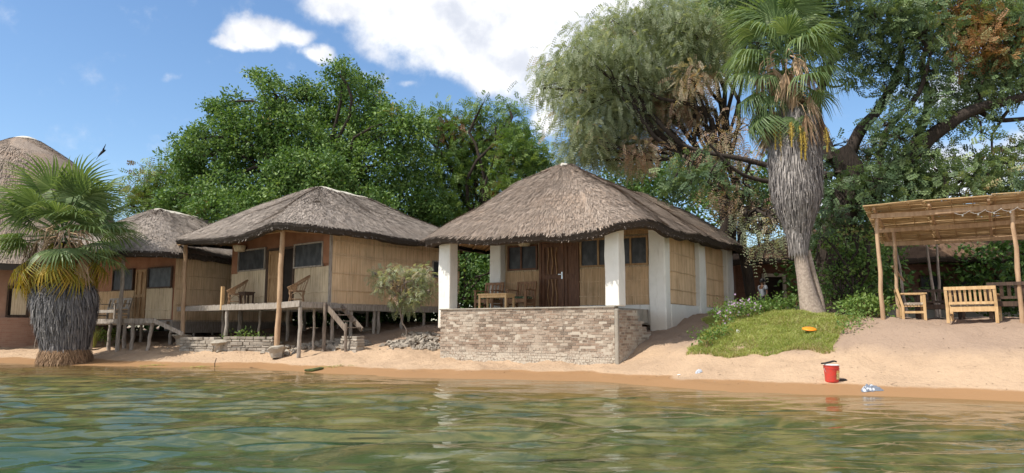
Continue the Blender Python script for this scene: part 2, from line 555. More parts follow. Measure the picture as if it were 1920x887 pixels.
def gz(X, Y, detail=True):
    X = np.asarray(X, float); Y = np.asarray(Y, float)
    d = (Y - shore(X)) * .88
    xs = np.array([s[0] for s in STN])
    tab = np.array([UNDER + s[1] for s in STN])
    prof = np.array([np.interp(d, DL, r) for r in tab])
    idx = np.clip(np.searchsorted(xs, X) - 1, 0, len(xs) - 2)
    f = np.clip((X - xs[idx]) / (xs[idx + 1] - xs[idx]), 0, 1); f = f * f * (3 - 2 * f)
    z = np.take_along_axis(prof, idx[None], 0)[0] * (1 - f) + np.take_along_axis(prof, (idx + 1)[None], 0)[0] * f
    if detail:
        a = np.clip((d - .6) / 1.2, 0, 1)
        z = z + a * ((vnoise(X * .9, Y * .9, 3) - .5) * .14 + (vnoise(X * 3.1, Y * 3.1, 5) - .5) * .07 + (vnoise(X * 6.5, Y * 6.5, 6) - .5) * .035)
        z = z - np.clip(d - 1.3, 0, 1) * .045 * (np.clip(vnoise(X * 3.7, Y * 3.7, 61) - .66, 0, .2) / .2) + np.clip(d - 1.3, 0, 1) * .02 * (np.clip(vnoise(X * 5.1, Y * 5.1, 62) - .66, 0, .2) / .2)
        z = z + np.where(d < -.5, (vnoise(X * .6, Y * .9, 11) - .5) * .25 * np.clip(-d / 4, 0, 1), 0)
    return z


def g1(x, y):
    return float(gz(np.array([x]), np.array([y]))[0])


def hit(px, py, y0=9.0, y1=45.0):
    """where the sight line through a picture point meets the beach"""
    Y = np.arange(y0, y1, .02); a, k = pix(px, py)
    z = gz(a * Y, Y); h = EYE + k * Y - z
    i = int(np.argmax(h < 0)) if (h < 0).any() else len(Y) - 1
    return Vector((a * Y[i], Y[i], z[i]))


def gridmesh(xs, ys, zf):
    X, Y = np.meshgrid(xs, ys)
    Z = zf(X.ravel(), Y.ravel())
    V = np.stack([X.ravel(), Y.ravel(), Z], 1)
    nx, ny = len(xs), len(ys)
    i = np.arange((ny - 1) * (nx - 1)); r = i // (nx - 1); c = i % (nx - 1)
    a = r * nx + c
    Fq = np.stack([a, a + 1, a + nx + 1, a + nx], 1)
    mb = MB(); mb.add(V, Fq)
    return mb


def sandmat():
    m, t, b, o = mat('sand')
    geo = t.node('ShaderNodeNewGeometry'); P = geo.outputs['Position']
    z = t.sep(P)[2]
    n = t.noise(P, .8, 6, .6); fine = t.noise(P, 9, 5, .65); grit = t.noise(P, 60, 2, .5)
    col = t.mix(t.step(n, .35, .7), (.475, .335, .22), (.40, .28, .185))
    col = t.mix(t.math('MULTIPLY', t.step(fine, .52, .78), .5), col, (.32, .22, .145))
    col = t.mix(t.math('MULTIPLY', t.step(grit, .62, .75), .3), col, (.22, .15, .10))
    # trampled darker soil behind the crest
    col = t.mix(t.math('MULTIPLY', t.step(t.math('ADD', z, t.math('MULTIPLY', n, .35)), .72, 1.08), .85), col, (.30, .215, .16))
    wet = t.math('SUBTRACT', 1.0, t.step(t.math('ADD', z, t.math('MULTIPLY', t.math('SUBTRACT', n, .5), .14)), .115, .15))
    col = t.mix(wet, col, (.30, .17, .08))
    # lake bed: algae and stones past the shallows
    al = t.noise(P, 1.5, 6, .65, .5)
    deep = t.math('SUBTRACT', 1.0, t.step(t.math('ADD', z, t.math('MULTIPLY', t.math('SUBTRACT', al, .5), .4)), -.34, -.10))
    bedc = t.mix(t.step(al, .38, .62), (.075, .08, .03), (.25, .20, .095))
    st = t.node('ShaderNodeTexVoronoi'); t.put(st.inputs['Vector'], P); st.inputs['Scale'].default_value = 2.2
    bedc = t.mix(t.math('MULTIPLY', t.step(t.noise(P, 2.2, 4, .6), .50, .72), .5), bedc, (.10, .15, .07))
    bedc = t.mix(t.math('SUBTRACT', 1.0, t.step(z, -1.1, -.5)), bedc, (.035, .085, .045))
    col = t.mix(deep, col, bedc)
    t.put(b.inputs['Base Color'], col)
    t.put(b.inputs['Roughness'], t.math('SUBTRACT', .95, t.math('MULTIPLY', wet, .35)))
    h = t.math('ADD', t.math('MULTIPLY', fine, 1.0), t.math('MULTIPLY', n, 1.0))
    t.put(b.inputs['Normal'], t.bump(h, t.math('SUBTRACT', .8, t.math('MULTIPLY', wet, .65)), .08))
    return m


def grow(a, b, step, ratio, far):
    mid = list(np.arange(a, b, step))
    lo, hi, s = a, mid[-1], step
    L, H = [], []
    while hi < far:
        s *= ratio; hi += s; lo -= s
        L.append(lo); H.append(hi)
    return np.array(L[::-1] + mid + H)


xs = grow(-22, 15, .11, 1.18, 900)
ys = grow(8, 33, .10, 1.18, 900)
gnd = gridmesh(xs, ys, gz).build('ground', sandmat(), smooth=True)
tag(gnd, kind='structure')

# ------------------------------------------------------------------ water
def water_z(X, Y):
    d = (shore(X) - Y)
    amp = np.clip(d / 5.0, 0.10, 1.0)
    e = np.minimum.reduce([np.clip((X + 24) / 2, 0, 1), np.clip((18 - X) / 2, 0, 1), np.clip((Y - 2.2) / 1.5, 0, 1), np.clip((33 - Y) / 2, 0, 1)])
    r = np.random.default_rng(21)
    z = np.zeros_like(X)
    # low-frequency warp so crests bend and break up
    wx = X + .5 * (vnoise(X * .5, Y * .7, 31) - .5) * 2
    wy = Y + .35 * (vnoise(X * .6, Y * .9, 32) - .5) * 2
    for i in range(46):
        lam = .28 * (8 ** (i / 45.0))
        k = 2 * math.pi / lam
        th = r.normal(math.pi / 2 + .10, .34)
        slope = .028 if lam < .42 else .050 if lam < .9 else .024
        z += slope / k * np.sin(k * (wx * math.cos(th) + wy * math.sin(th)) + r.uniform(0, 6.28))
    patch = .65 + .7 * vnoise(X * .35, Y * .5, 8)
    z = z * patch
    return z * amp * e + .004


def watermat():
    m, t, b, o = mat('lake_water')
    t.n.remove(b)
    P = t.node('ShaderNodeNewGeometry').outputs['Position']
    n = t.noise(t.scale(P, (2.0, 5.0, 1)), 1.3, 3, .55, .6)
    nb = t.bump(n, .12, .05)
    fr = t.node('ShaderNodeFresnel'); fr.inputs['IOR'].default_value = 1.33
    t.put(fr.inputs['Normal'], nb)
    gl = t.node('ShaderNodeBsdfGlossy'); gl.inputs['Roughness'].default_value = .0
    t.put(gl.inputs['Normal'], nb)
    tr = t.node('ShaderNodeBsdfTransparent'); tr.inputs[0].default_value = (.86, .92, .78, 1)
    df = t.node('ShaderNodeBsdfDiffuse'); df.inputs[0].default_value = (.085, .115, .07, 1)
    mx = t.node('ShaderNodeMixShader'); mx.inputs[0].default_value = .12
    t.l.new(tr.outputs[0], mx.inputs[1]); t.l.new(df.outputs[0], mx.inputs[2])
    m2 = t.node('ShaderNodeMixShader')
    t.l.new(fr.outputs[0], m2.inputs[0]); t.l.new(mx.outputs[0], m2.inputs[1]); t.l.new(gl.outputs[0], m2.inputs[2])
    t.l.new(m2.outputs[0], o.inputs[0])
    return m


wm = gridmesh(np.arange(-24, 18.01, .065), np.concatenate([np.arange(2.2, 14, .032), np.arange(14, 33.01, .07)]), water_z)
for (x0, x1, y0, y1) in ((-900, -24, -900, 900), (18, 900, -900, 900), (-24, 18, -900, 2.2), (-24, 18, 33, 900)):
    y1 = min(y1, 33) if y0 < 0 else 34
    wm.add([(x0, y0, .004), (x1, y0, .004), (x1, y1, .004), (x0, y1, .004)], [(0, 1, 2, 3)])
tag(wm.build('water', watermat(), smooth=True), kind='structure')


# ------------------------------------------------------------------ huts
class Frame:
    """a hut's own axes: x to the right along its front, y back into it"""
    def __init__(s, ox, oy, deg):
        s.ox, s.oy, s.th = ox, oy, R(deg); s.c, s.s = math.cos(s.th), math.sin(s.th)
    def P(s, x, y):
        return s.ox + x * s.c + y * s.s, s.oy - x * s.s + y * s.c
    def fx(s, px, yl, py=520):
        k = pix(px, py)[0]
        return (k * (s.oy + yl * s.c) - s.ox - yl * s.s) / (s.c + k * s.s)
    def fy(s, px, xl, py=520):
        k = pix(px, py)[0]
        return (k * (s.oy - xl * s.s) - s.ox - xl * s.c) / (s.s - k * s.c)
    def z(s, py, x, y):
        return EYE + pix(0, py)[1] * s.P(x, y)[1]
    def g(s, x, y):
        return g1(*s.P(x, y))


def rrect(x0, x1, y0, y1, rc, n):
    """rounded rectangle, counter-clockwise, n points evenly spaced, with arc length"""
    pts = []
    for (cx, cy, a0) in ((x1 - rc, y0 + rc, -90), (x1 - rc, y1 - rc, 0), (x0 + rc, y1 - rc, 90), (x0 + rc, y0 + rc, 180)):
        for i in range(13):
            a = R(a0 + 90 * i / 12)
            pts.append((cx + rc * math.cos(a), cy + rc * math.sin(a)))
    pts.append(pts[0]); pts = np.array(pts)
    d = np.concatenate(([0], np.cumsum(np.linalg.norm(np.diff(pts, axis=0), axis=1))))
    s = np.linspace(0, d[-1], n + 1)
    return np.stack([np.interp(s, d, pts[:, 0]), np.interp(s, d, pts[:, 1])], 1), s


def thatch_roof(par, rect, rc, zeave, ridge, matl, nstraw, conv=.10, thick=.21, seed=1, sag=.10, mat_under=None, soft=.35):
    x0, x1, y0, y1 = rect
    xr, yr0, yr1, zr0, zr1 = ridge
    r = np.random.default_rng(seed)
    n, m = 200, 26
    P, S = rrect(x0, x1, y0, y1, rc, n)
    L = S[-1]
    def outline(s):
        return np.stack([np.interp(s, S, P[:, 0]), np.interp(s, S, P[:, 1])], 1)
    def surf(s, t):
        """s arc position, t 0 eave .. 1 ridge"""
        p = outline(s)
        ry = np.clip(yr0 + (p[:, 1] - (y0 + 1.2)) / (y1 - y0 - 2.4) * (yr1 - yr0) * 1.0, yr0, yr1)
        k = (ry - yr0) / max(yr1 - yr0, 1e-6)
        zr = zr0 * (1 - k) + zr1 * k - sag * np.sin(k * math.pi)
        ze = zeave(p[:, 0], p[:, 1])
        q = np.stack([np.full(len(p), xr), ry], 1)
        h = t + conv * np.sin(t * math.pi)
        top = np.clip((t - (1 - soft * .35)) / (soft * .35), 0, 1)
        h = h - .035 * soft * 3 * top ** 2
        xy = p * (1 - t)[:, None] + q * t[:, None]
        z = ze + (zr - ze) * h
        w = t * (1 - t) * 4
        z = z + (vnoise(s * .55, t * 3, seed) - .5) * .22 * np.minimum(1, w) + (vnoise(s * 2.2, t * 9, seed + 1) - .5) * .05
        return np.column_stack([xy, z])
    s_g = np.linspace(0, L, n + 1); t_g = np.linspace(0, 1, m)
    SS, TT = np.meshgrid(s_g, t_g)
    slope_len = 4.5
    V = surf(np.mod(SS.ravel(), L), TT.ravel())
    top = V.reshape(m, n + 1, 3); top[:, -1] = top[:, 0]
    V = top.reshape(-1, 3)
    U = np.column_stack([SS.ravel(), TT.ravel() * slope_len, np.zeros(SS.size)])
    i = np.arange((m - 1) * n); rr = i // n; cc = i % n
    a = rr * (n + 1) + cc
    F4 = np.stack([a, a + 1, a + n + 2, a + n + 1], 1)
    mb = MB(); mb.add(V, F4, r.uniform(.3, .7, len(F4)), U)
    # cut edge of the eave
    e0 = top[0]
    cen = np.array([(x0 + x1) / 2, (y0 + y1) / 2])
    def inset(d, dz):
        Pn = e0.copy()
        dd = e0[:, :2] - cen; dd /= np.linalg.norm(dd, axis=1)[:, None]
        Pn[:, :2] -= dd * d; Pn[:, 2] -= dz + (vnoise(s_g * 3, s_g * 0, seed + 4) - .5) * .05
        Pn[-1] = Pn[0]
        return Pn
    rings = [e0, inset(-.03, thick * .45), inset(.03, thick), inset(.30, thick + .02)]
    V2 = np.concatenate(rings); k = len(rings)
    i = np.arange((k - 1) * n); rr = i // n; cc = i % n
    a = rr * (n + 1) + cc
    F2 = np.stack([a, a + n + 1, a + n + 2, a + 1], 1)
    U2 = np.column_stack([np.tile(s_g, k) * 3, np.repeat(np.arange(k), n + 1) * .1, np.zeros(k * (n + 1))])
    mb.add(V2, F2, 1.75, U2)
    # straws lying down the slope
    N = nstraw
    s = r.uniform(0, L, N); t = r.uniform(0, 1, N) ** 1.25 * .97
    p = surf(s, t); p2 = surf(s, np.clip(t - .055, -.02, 1)); side = surf(np.mod(s + .05, L), t)
    dn = p2 - p; dn /= np.linalg.norm(dn, axis=1)[:, None] + 1e-9
    sd = side - p; sd /= np.linalg.norm(sd, axis=1)[:, None] + 1e-9
    nr = np.cross(dn, sd); nr *= np.sign(nr[:, 2:3] + 1e-9)
    dn = dn + sd * r.normal(0, .16, N)[:, None]; dn /= np.linalg.norm(dn, axis=1)[:, None]
    ln = r.uniform(.09, .24, N)[:, None]; wd = r.uniform(.006, .014, N)[:, None]
    l1 = r.uniform(.0, .012, N)[:, None]; l2 = r.uniform(.008, .05, N)[:, None]
    A = p + nr * l1
    B = A + dn * ln + nr * l2
    vv = np.stack([A - sd * wd, A + sd * wd, B + sd * wd * .6, B - sd * wd * .6], 1).reshape(-1, 3)
    ff = np.arange(N * 4).reshape(-1, 4)
    uu = np.repeat(np.column_stack([s + r.uniform(0, 3, N), t * slope_len, np.zeros(N)]), 4, 0)
    mb.add(vv, ff, r.uniform(0, 1, N), uu)
    # bristly fringe
    N = int(L * 75)
    s = r.uniform(0, L, N); p = surf(s, np.zeros(N))
    o = outline(s) - cen; o /= np.linalg.norm(o, axis=1)[:, None]
    o3 = np.column_stack([o, np.zeros(N)]); tg = np.column_stack([-o[:, 1], o[:, 0], np.zeros(N)])
    dep = r.uniform(0, thick * .95, N)
    A = p.copy(); A[:, 2] -= dep; A -= o3 * .05
    d = o3 * r.uniform(.35, 1, N)[:, None] + tg * r.normal(0, .3, N)[:, None]; d[:, 2] -= r.uniform(.35, 1.0, N)
    d /= np.linalg.norm(d, axis=1)[:, None]
    ln = r.uniform(.04, .11, N)[:, None]; wd = r.uniform(.005, .011, N)[:, None]
    vv = np.stack([A - tg * wd, A + tg * wd, A + d * ln + tg * wd, A + d * ln - tg * wd], 1).reshape(-1, 3)
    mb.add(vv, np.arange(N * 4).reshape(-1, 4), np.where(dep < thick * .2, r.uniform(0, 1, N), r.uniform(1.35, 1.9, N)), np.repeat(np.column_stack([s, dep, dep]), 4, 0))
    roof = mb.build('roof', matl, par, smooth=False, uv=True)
    # reed lining below
    un = MB()
    tt = np.linspace(.05, .80, 12)
    SS, TT = np.meshgrid(s_g, tt)
    Vu = surf(np.mod(SS.ravel(), L), TT.ravel()).reshape(12, n + 1, 3); Vu[:, -1] = Vu[:, 0]
    Vu[:, :, 2] -= thick + .03 - np.linspace(0, .0, 12)[:, None]
    i = np.arange(11 * n); rr = i // n; cc = i % n; a = rr * (n + 1) + cc
    un.add(Vu.reshape(-1, 3), np.stack([a, a + n + 1, a + n + 2, a + 1], 1), .5, np.column_stack([SS.ravel(), TT.ravel() * 4, 0 * SS.ravel()]))
    un.build('roof_lining', mat_under or M['lining'], par, uv=True)
    def under(s, t):
        q = surf(np.array([s % L]), np.array([t]))[0]; q[2] -= thick + .07
        return q
    return roof, under, surf, L, S, P


def lining():
    m, t, b, o = mat('reed_lining')
    suv = t.attr('suv').outputs['Vector']
    n = t.noise(t.scale(suv, (30, .8, 1)), 1, 3, .6)
    col = t.mix(t.step(n, .35, .65), (.20, .12, .06), (.50, .34, .18))
    t.put(b.inputs['Base Color'], col); b.inputs['Roughness'].default_value = .85
    t.put(b.inputs['Normal'], t.bump(n, .8, .03))
    return m
M['lining'] = lining()


def ridge_cap(par, xr, y0, y1, zf, w0, w1, h=.10, matl=None):
    """saddle of cement along the ridge"""
    mb = MB(); n = 18; k = 9; V = []
    for i in range(n):
        f = i / (n - 1); y = y0 + (y1 - y0) * f
        w = (w0 * (1 - f) + w1 * f) * math.sqrt(max(0, 1 - (2 * f - 1) ** 6)) + .02
        for j in range(k):
            a = -1 + 2 * j / (k - 1)
            V.append((xr + a * w, y, zf(y, abs(a * w)) + h * (1 - a * a) + .012 * math.sin(7 * y + 3 * a)))
    Fc = [(i * k + j, i * k + j + 1, (i + 1) * k + j + 1, (i + 1) * k + j) for i in range(n - 1) for j in range(k - 1)]
    mb.add(V, Fc)
    o = mb.build('ridge_cap', matl or M['cap'], par, smooth=True)
    m = o.modifiers.new('thick', 'SOLIDIFY'); m.thickness = .10; m.offset = -1
    return o


def bricks(mb, a, b, z0, topf, th=.22, bl=.225, bh=.072, mort=.012, seed=0, skirt=0):
    """a wall of separate bricks from a to b (xy), topf(s) its top height"""
    r = random.Random(seed)
    a = np.array(a, float); b = np.array(b, float); d = b - a; L = np.linalg.norm(d); d /= L
    nrm = np.array((d[1], -d[0]))         # outward side
    z = z0; row = 0
    while True:
        any_ = False
        header = row % 4 == 3
        ln = bl * (.5 if header else 1)
        s = -(ln * .5 if row % 2 else 0)
        zj = z
        while s < L:
            s0 = max(0, s); s1 = min(L, s + ln - mort)
            if s1 - s0 > .04 and z + bh <= topf((s0 + s1) / 2) + .03:
                any_ = True
                j = r.uniform(-.012, .010); out = j; zz = z + r.uniform(-.003, .003)
                q = [a + d * s0 + nrm * out, a + d * s1 + nrm * (out + r.uniform(-.003, .003)), a + d * s1 - nrm * (th + j), a + d * s0 - nrm * (th + j)]
                v = [(p[0], p[1], zz) for p in q] + [(p[0], p[1], zz + bh - mort) for p in q]
                mb.add(v, [(3, 2, 1, 0), (4, 5, 6, 7), (0, 1, 5, 4), (1, 2, 6, 5), (2, 3, 7, 6), (3, 0, 4, 7)], r.choice((r.uniform(0, .3), r.uniform(.3, 1), r.uniform(.3, 1))))
            s += ln
        if not any_: break
        z += bh; row += 1
    # mortar body in steps
    n = max(1, int(L / .25))
    for i in range(n):
        s0, s1 = L * i / n, L * (i + 1) / n
        s0 += .008 * (i == 0); s1 -= .008 * (i == n - 1)
        tz = topf((s0 + s1) / 2) - .02
        p = [a + d * s0 - nrm * .010, a + d * s1 - nrm * .010, a + d * s1 - nrm * (th - .01), a + d * s0 - nrm * (th - .01)]
        v = [(q[0], q[1], z0 - .25) for q in p] + [(q[0], q[1], tz) for q in p]
        mb.add(v, [(3, 2, 1, 0), (4, 5, 6, 7), (0, 1, 5, 4), (2, 3, 7, 6)] + ([(3, 0, 4, 7)] if i == 0 else []) + ([(1, 2, 6, 5)] if i == n - 1 else []), 2.0)
    return mb


def window(par, x0, x1, z0, z1, y, mullions=(), fr='greywood', w=.05, side=False):
    """timber frame round dark insect mesh, in the plane y (or x if side)"""
    def B(mb, u0, u1, d0, d1, za, zb):
        if side: mb.box(y + d0, y + d1, u0, u1, za, zb)
        else: mb.box(u0, u1, y - d1, y - d0, za, zb)
    root = MB()
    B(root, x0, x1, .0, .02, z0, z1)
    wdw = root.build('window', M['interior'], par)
    base = BASE.get(par.name, {}).get('zb_', 0)
    f = MB()
    B(f, x0 - w, x1 + w, .025, .085, z1, z1 + w); B(f, x0 - w, x1 + w, .025, .085, z0 - w, z0)
    B(f, x0 - w, x0, .025, .083, z0, z1); B(f, x1, x1 + w, .025, .083, z0, z1)
    for mx in mullions: B(f, mx - w * .5, mx + w * .5, .045, .082, z0, z1)
    f_ = f.build('frame', M[fr], None); sc = MB(); B(sc, x0, x1, .03, .04, z0, z1)
    s_ = sc.build('insect_screen', M['screen'], None)
    for o in (f_, s_):
        for v in o.data.vertices: v.co.z -= base
        o.parent = wdw
    return wdw


def reedpanel(name, par, matl, x0, x1, z0, z1, y, side=False, battens=(), seed=0, th=.03):
    """panel of upright reeds (each reed round) with split-cane ties"""
    r = np.random.default_rng(seed + 100)
    mb = MB()
    n = max(4, int((x1 - x0) / .030))
    xs_ = np.linspace(x0, x1, n + 1)
    xc = (xs_[1:] + xs_[:-1]) / 2
    off = r.uniform(0, .010, n); tz = z1 - r.uniform(0, .03, n)
    rows = 4; zz = np.linspace(0, 1, rows)
    V = []; Fc = []; T = []
    for i in range(n):
        w = (xs_[1] - xs_[0]) * .5
        lean = r.normal(0, .006)
        for q in range(rows):
            za = z0 + (tz[i] - z0) * zz[q]; dx = lean * math.sin(q * 1.7 + i)
            for (a, dep) in ((-w, 0), (0, .014 + off[i]), (w, 0)):
                V.append((xc[i] + a + dx, dep, za))
        for q in range(rows - 1):
            for a in (0, 1):
                k = i * rows * 3 + q * 3 + a
                Fc.append((k, k + 1, k + 4, k + 3)); T.append(r.uniform(0, 1))
    V = np.array(V)
    if side: W = np.column_stack([y + .03 + V[:, 1], V[:, 0], V[:, 2]])
    else: W = np.column_stack([V[:, 0], y - .03 - V[:, 1], V[:, 2]])
    mb.add(W, Fc, T)
    if side: mb.box(y, y + .028, x0 + .001, x1 - .001, z0 + .002, z1 - .035)
    else: mb.box(x0 + .001, x1 - .001, y - .028, y, z0 + .002, z1 - .035)
    for bz in battens:
        nseg = 7
        for i in range(nseg):
            u0 = x0 + (x1 - x0) * i / nseg; u1 = x0 + (x1 - x0) * (i + 1) / nseg
            h0 = bz + .012 * math.sin(i * 2.1 + seed); h1 = bz + .012 * math.sin((i + 1) * 2.1 + seed)
            if side: mb.beam((y + .062, u0, h0), (y + .062, u1, h1), .014, .022, 1.6)
            else: mb.beam((u0, y - .062, h0), (u1, y - .062, h1), .014, .022, 1.6)
    return mb.build(name, matl, par)


def pole(mb, a, b, r0, r1, seed=0, k=9, n=7):
    q = random.Random(seed); pts = []; rr = []
    for i in range(n):
        f = i / (n - 1)
        e = 0 if i in (0, n - 1) else 1
        pts.append(tuple(a[j] * (1 - f) + b[j] * f + e * q.uniform(-.018, .018) for j in range(3)))
        rr.append((r0 * (1 - f) + r1 * f) * q.uniform(.92, 1.08))
    mb.tube(pts, rr, k)
    return mb


# ------------------------------------------------------------------ main hut (white columns, brick veranda wall)
H3 = Frame(2.64, 19.0, 30)
FL = 1.75
gx, gy = H3.P(-2.5, 4)
hut = thing('thatched_cottage', 'white-columned reed cottage with a brick veranda wall standing at the water', 'cottage', (H3.ox, H3.oy, .25), -H3.th)
T = 4.02
YF = 2.7   # facade plane
mb = MB()
mb.box(-5.49, -.02, .225, YF + .3, 1.35, FL - .012); mb.build('veranda_floor', M['concrete'], hut)
mb = MB()
bricks(mb, (-5.49, 0), (0, 0), .10, lambda s: FL - .02, seed=3)
mb.build('brick_wall', M['brick'], hut)['label'] = 'long front face of weathered brick, limewashed at its foot'
mb = MB()
bricks(mb, (.13, .0), (.36, 2.15), .10, lambda s: FL - .06 if s < .95 else FL - .06 - .145 * math.ceil((s - .95) / .22), th=.22, seed=9)
mb.build('brick_wall', M['brick'], hut)['label'] = 'stepped side face of brick'
mb = MB()   # plastered corner buttress
mb.box(.015, .125, -.05, .24, -.1, FL - .05); mb.build('buttress', M['concrete'], hut, bevel=.03)
mb = MB(); mb.box(-5.52, .02, -.03, .26, FL - .02, FL + .02); mb.build('coping', M['concrete'], hut, bevel=.008)
def column(x0, x1, y0, y1, z0, z1):
    m_ = MB(); n = 6
    r = random.Random(int(x0 * 77) + 5)
    rows = []
    for i in range(n):
        z = z0 + (z1 - z0) * i / (n - 1); j = lambda: r.uniform(-.012, .012)
        rows.append([(x0 + j(), y0 + j(), z), (x1 + j(), y0 + j(), z), (x1 + j(), y1 + j(), z), (x0 + j(), y1 + j(), z)])
    V = [p for q in rows for p in q]
    Fc = [(i * 4 + k, i * 4 + (k + 1) % 4, i * 4 + 4 + (k + 1) % 4, i * 4 + 4 + k) for i in range(n - 1) for k in range(4)]
    Fc += [(3, 2, 1, 0), tuple(len(V) - 4 + k for k in range(4))]
    m_.add(V, Fc)
    return m_.build('column', M['plaster'], hut, bevel=.03)
column(-.27, .135, .04, .50, FL + .02, T - .05)
column(-5.62, -5.20, .04, .47, 1.2, T - .02)
column(-5.27, -4.87, YF - .3, YF + .1, FL - .1, T)
column(.05, .55, YF - .12, YF + .33, .9, T + .05)
column(.1, .62, 5.95, 6.65, .9, T + .1)
column(.1, .62, 9.6, 10.5, .9, T + .15)
# plinth along the side and under the facade
mb = MB(); mb.box(-.2, .56, YF + .34, 10.4, .8, 1.90); mb.build('plinth', M['plaster'], hut, bevel=.02)
mb = MB(); mb.box(-4.86, .049, YF - .02, YF + .28, 1.3, FL + .13); mb.build('plinth', M['plaster'], hut)
mb = MB(); mb.box(-5.2, .40, YF + .03, YF + .20, FL + .13, T + .25); mb.box(-5.2, -5.0, YF + .2, 10.2, 1.2, T + .2); mb.box(-5.0, .3, 10.2, 10.35, 1.2, T + .2)
mb.box(.2, .39, YF + .2, 10.2, 1.9, T + .4)
mb.build('wall', M['reed_old'], hut)
X = lambda px: H3.fx(px, YF)
zs = 3.08
reedpanel('reed_panel', hut, M['reed'], -4.86, X(1012), FL + .14, zs - .06, YF + .03, battens=(2.2, 2.65), seed=1)
reedpanel('reed_panel', hut, M['reed'], X(1087), .045, FL + .14, zs - .06, YF + .03, battens=(2.15, 2.6), seed=2)
xa, xb = -4.80, X(1009)
window(hut, xa + .1, xb - .06, zs + .02, 3.80, YF + .03, mullions=(xa + .55,), fr='brownwood', w=.055)
xa, xb = X(1088), .02
window(hut, xa + .06, xb - .06, zs + .02, 3.86, YF + .03, mullions=(xa + .62, xa + 1.16, xb - .55), fr='bamboo', w=.055)
# doorway: two leaves
d0, d1, d2 = X(1014), X(1059), X(1086)
mb = MB()
mb.box(d0 - .03, d0 + .05, YF - .06, YF + .03, FL, 3.93); mb.box(d2 - .06, d2 + .01, YF - .06, YF + .03, FL, 3.93); mb.box(d0 + .05, d2 - .06, YF - .058, YF + .03, 3.86, 3.93)
mb.build('door_frame', M['brownwood'], hut)
def door_leaf(x0, x1, plank):
    m_ = MB(); m_.box(x0, x1, YF - .01, YF + .02, FL + .01, 3.85, .5)
    z0, z1 = FL + .01, 3.85; yb = YF - .045
    for (a, b) in ((x0, x0 + .10), (x1 - .10, x1)): m_.box(a, b, yb, YF - .011, z0, z1)
    for z in (z0, z0 + .98, z1 - .12): m_.box(x0 + .10, x1 - .10, yb + .003, YF - .011, z, z + .12)
    o = m_.build('door', M['brownwood'], hut)
    return o
dl = door_leaf(d0 + .06, d1 - .01, True); dl2 = door_leaf(d1 + .01, d2 - .07, False)
m_ = MB()
r = random.Random(4)
for k, fx in enumerate((.30, .48, .66)):
    xw = d0 + .06 + (d1 - d0 - .07) * fx
    for (za, zb) in ((FL + .14, FL + .97), (FL + 1.12, 3.72)):
        m_.tube([(xw + .025 * math.sin(k * 2 + za + i * 1.3), YF - .048, za + (zb - za) * i / 5) for i in range(6)], .022 if k != 1 else .03, 5)
o = m_.build('inlay', M['stripwood'], None)
for v in o.data.vertices: v.co.z -= .25
o.parent = dl
m_ = MB(); hx = d1 - .07
m_.box(hx - .02, hx + .02, YF - .06, YF - .046, 2.72, 2.94); m_.beam((hx, YF - .10, 2.86), (hx - .11, YF - .10, 2.86), .02, .02); m_.beam((hx, YF - .055, 2.86), (hx, YF - .105, 2.86), .02, .02)
o = m_.build('handle', M['metal'], None)
for v in o.data.vertices: v.co.z -= .25
o.parent = dl
# wall plate beams
mb = MB(); mb.box(-5.25, .45, YF - .10, YF + .02, 3.96, 4.10); mb.build('wall_plate', M['bamboo'], hut)
mb = MB(); mb.beam((-5.9, .27, 3.94), (.5, .27, 3.86), .12, .12); mb.beam((-5.4, .2, 3.98), (-5.4, YF, 4.05), .1, .1); mb.beam((.02, .55, 3.9), (.25, YF, 4.1), .1, .1)
mb.build('eave_beam', M['bamboo'], hut)
# side panels
reedpanel('reed_panel', hut, M['reed'], YF + .36, 5.93, 1.93, T - .02, .42, side=True, battens=(2.35, 2.9, 3.45), seed=4)
reedpanel('reed_panel', hut, M['reed'], 6.67, 9.58, 1.93, T + .05, .42, side=True, battens=(2.35, 2.9, 3.45), seed=5)

def ze3(x, y):
    fx = np.clip((x + 6.2) / 7.3, 0, 1)
    c = 3.88 - .10 * np.sin(np.clip(fx, 0, 1) * math.pi) + .035 * np.clip(y, 0, 12) + .12 * np.exp(-((x - 1.0) ** 2 + (y + .5) ** 2) / .8) - .12*np.exp(-((x +1.2) ** 2 + (y + .6) ** 2) / 2)
    return c + .03 * np.sin(x * 2 + y * 1.3)
roof3, under3, surf3, L3, S3, P3 = thatch_roof(hut, (-6.25, 1.15, -.65, 11.2), 1.3, ze3, (-2.45, 2.3, 8.1, 6.32, 6.42), M['thatch'], 60000, conv=.055, seed=3, sag=.16)
ridge_cap(hut, -2.45, 2.0, 8.3, lambda y, w: 6.23 + .01 * (y - 2) - .16 * math.sin(np.clip((y - 2.3) / 5.8, 0, 1) * math.pi) - w * .55 - .25 * max(0, 2.3 - y), .36, .22, h=.07)
def rafters(par, under, L, n, t1=.62, seed=0, t0=.06, rad=.04, matl='bamboo'):
    for i in range(n):
        s = L * (i + .5) / n
        m_ = MB(); m_.tube([under(s, t0 + (t1 - t0) * k / 5) for k in range(6)], rad, 6)
        m_.build('rafter', M[matl], par)
    m_ = MB()
    for t in (.16, .3, .44):
        m_.tube([under(L * k / 80, t) + np.array((0, 0, .03)) for k in range(81)], .022, 5)
    m_.build('roof_batten', M[matl], par)
rafters(hut, under3, L3, 44)
def basket_lamp(par, x, y, z, r=.16, h=.2):
    m_ = MB(); m_.lathe([(r * .45, -h), (r * .8, -h * .9), (r, -h * .1), (r * .97, 0), (r * .75, -.01)], (x, y, z), 16)
    m_.tube([(x, y, z - .02), (x, y, z + .15)], .01, 5)
    return m_.build('basket_lampshade', M['reed_pale'], par, smooth=True)
basket_lamp(hut, H3.fx(983, 2.45, 455), 2.45, 3.98, r=.22, h=.2)

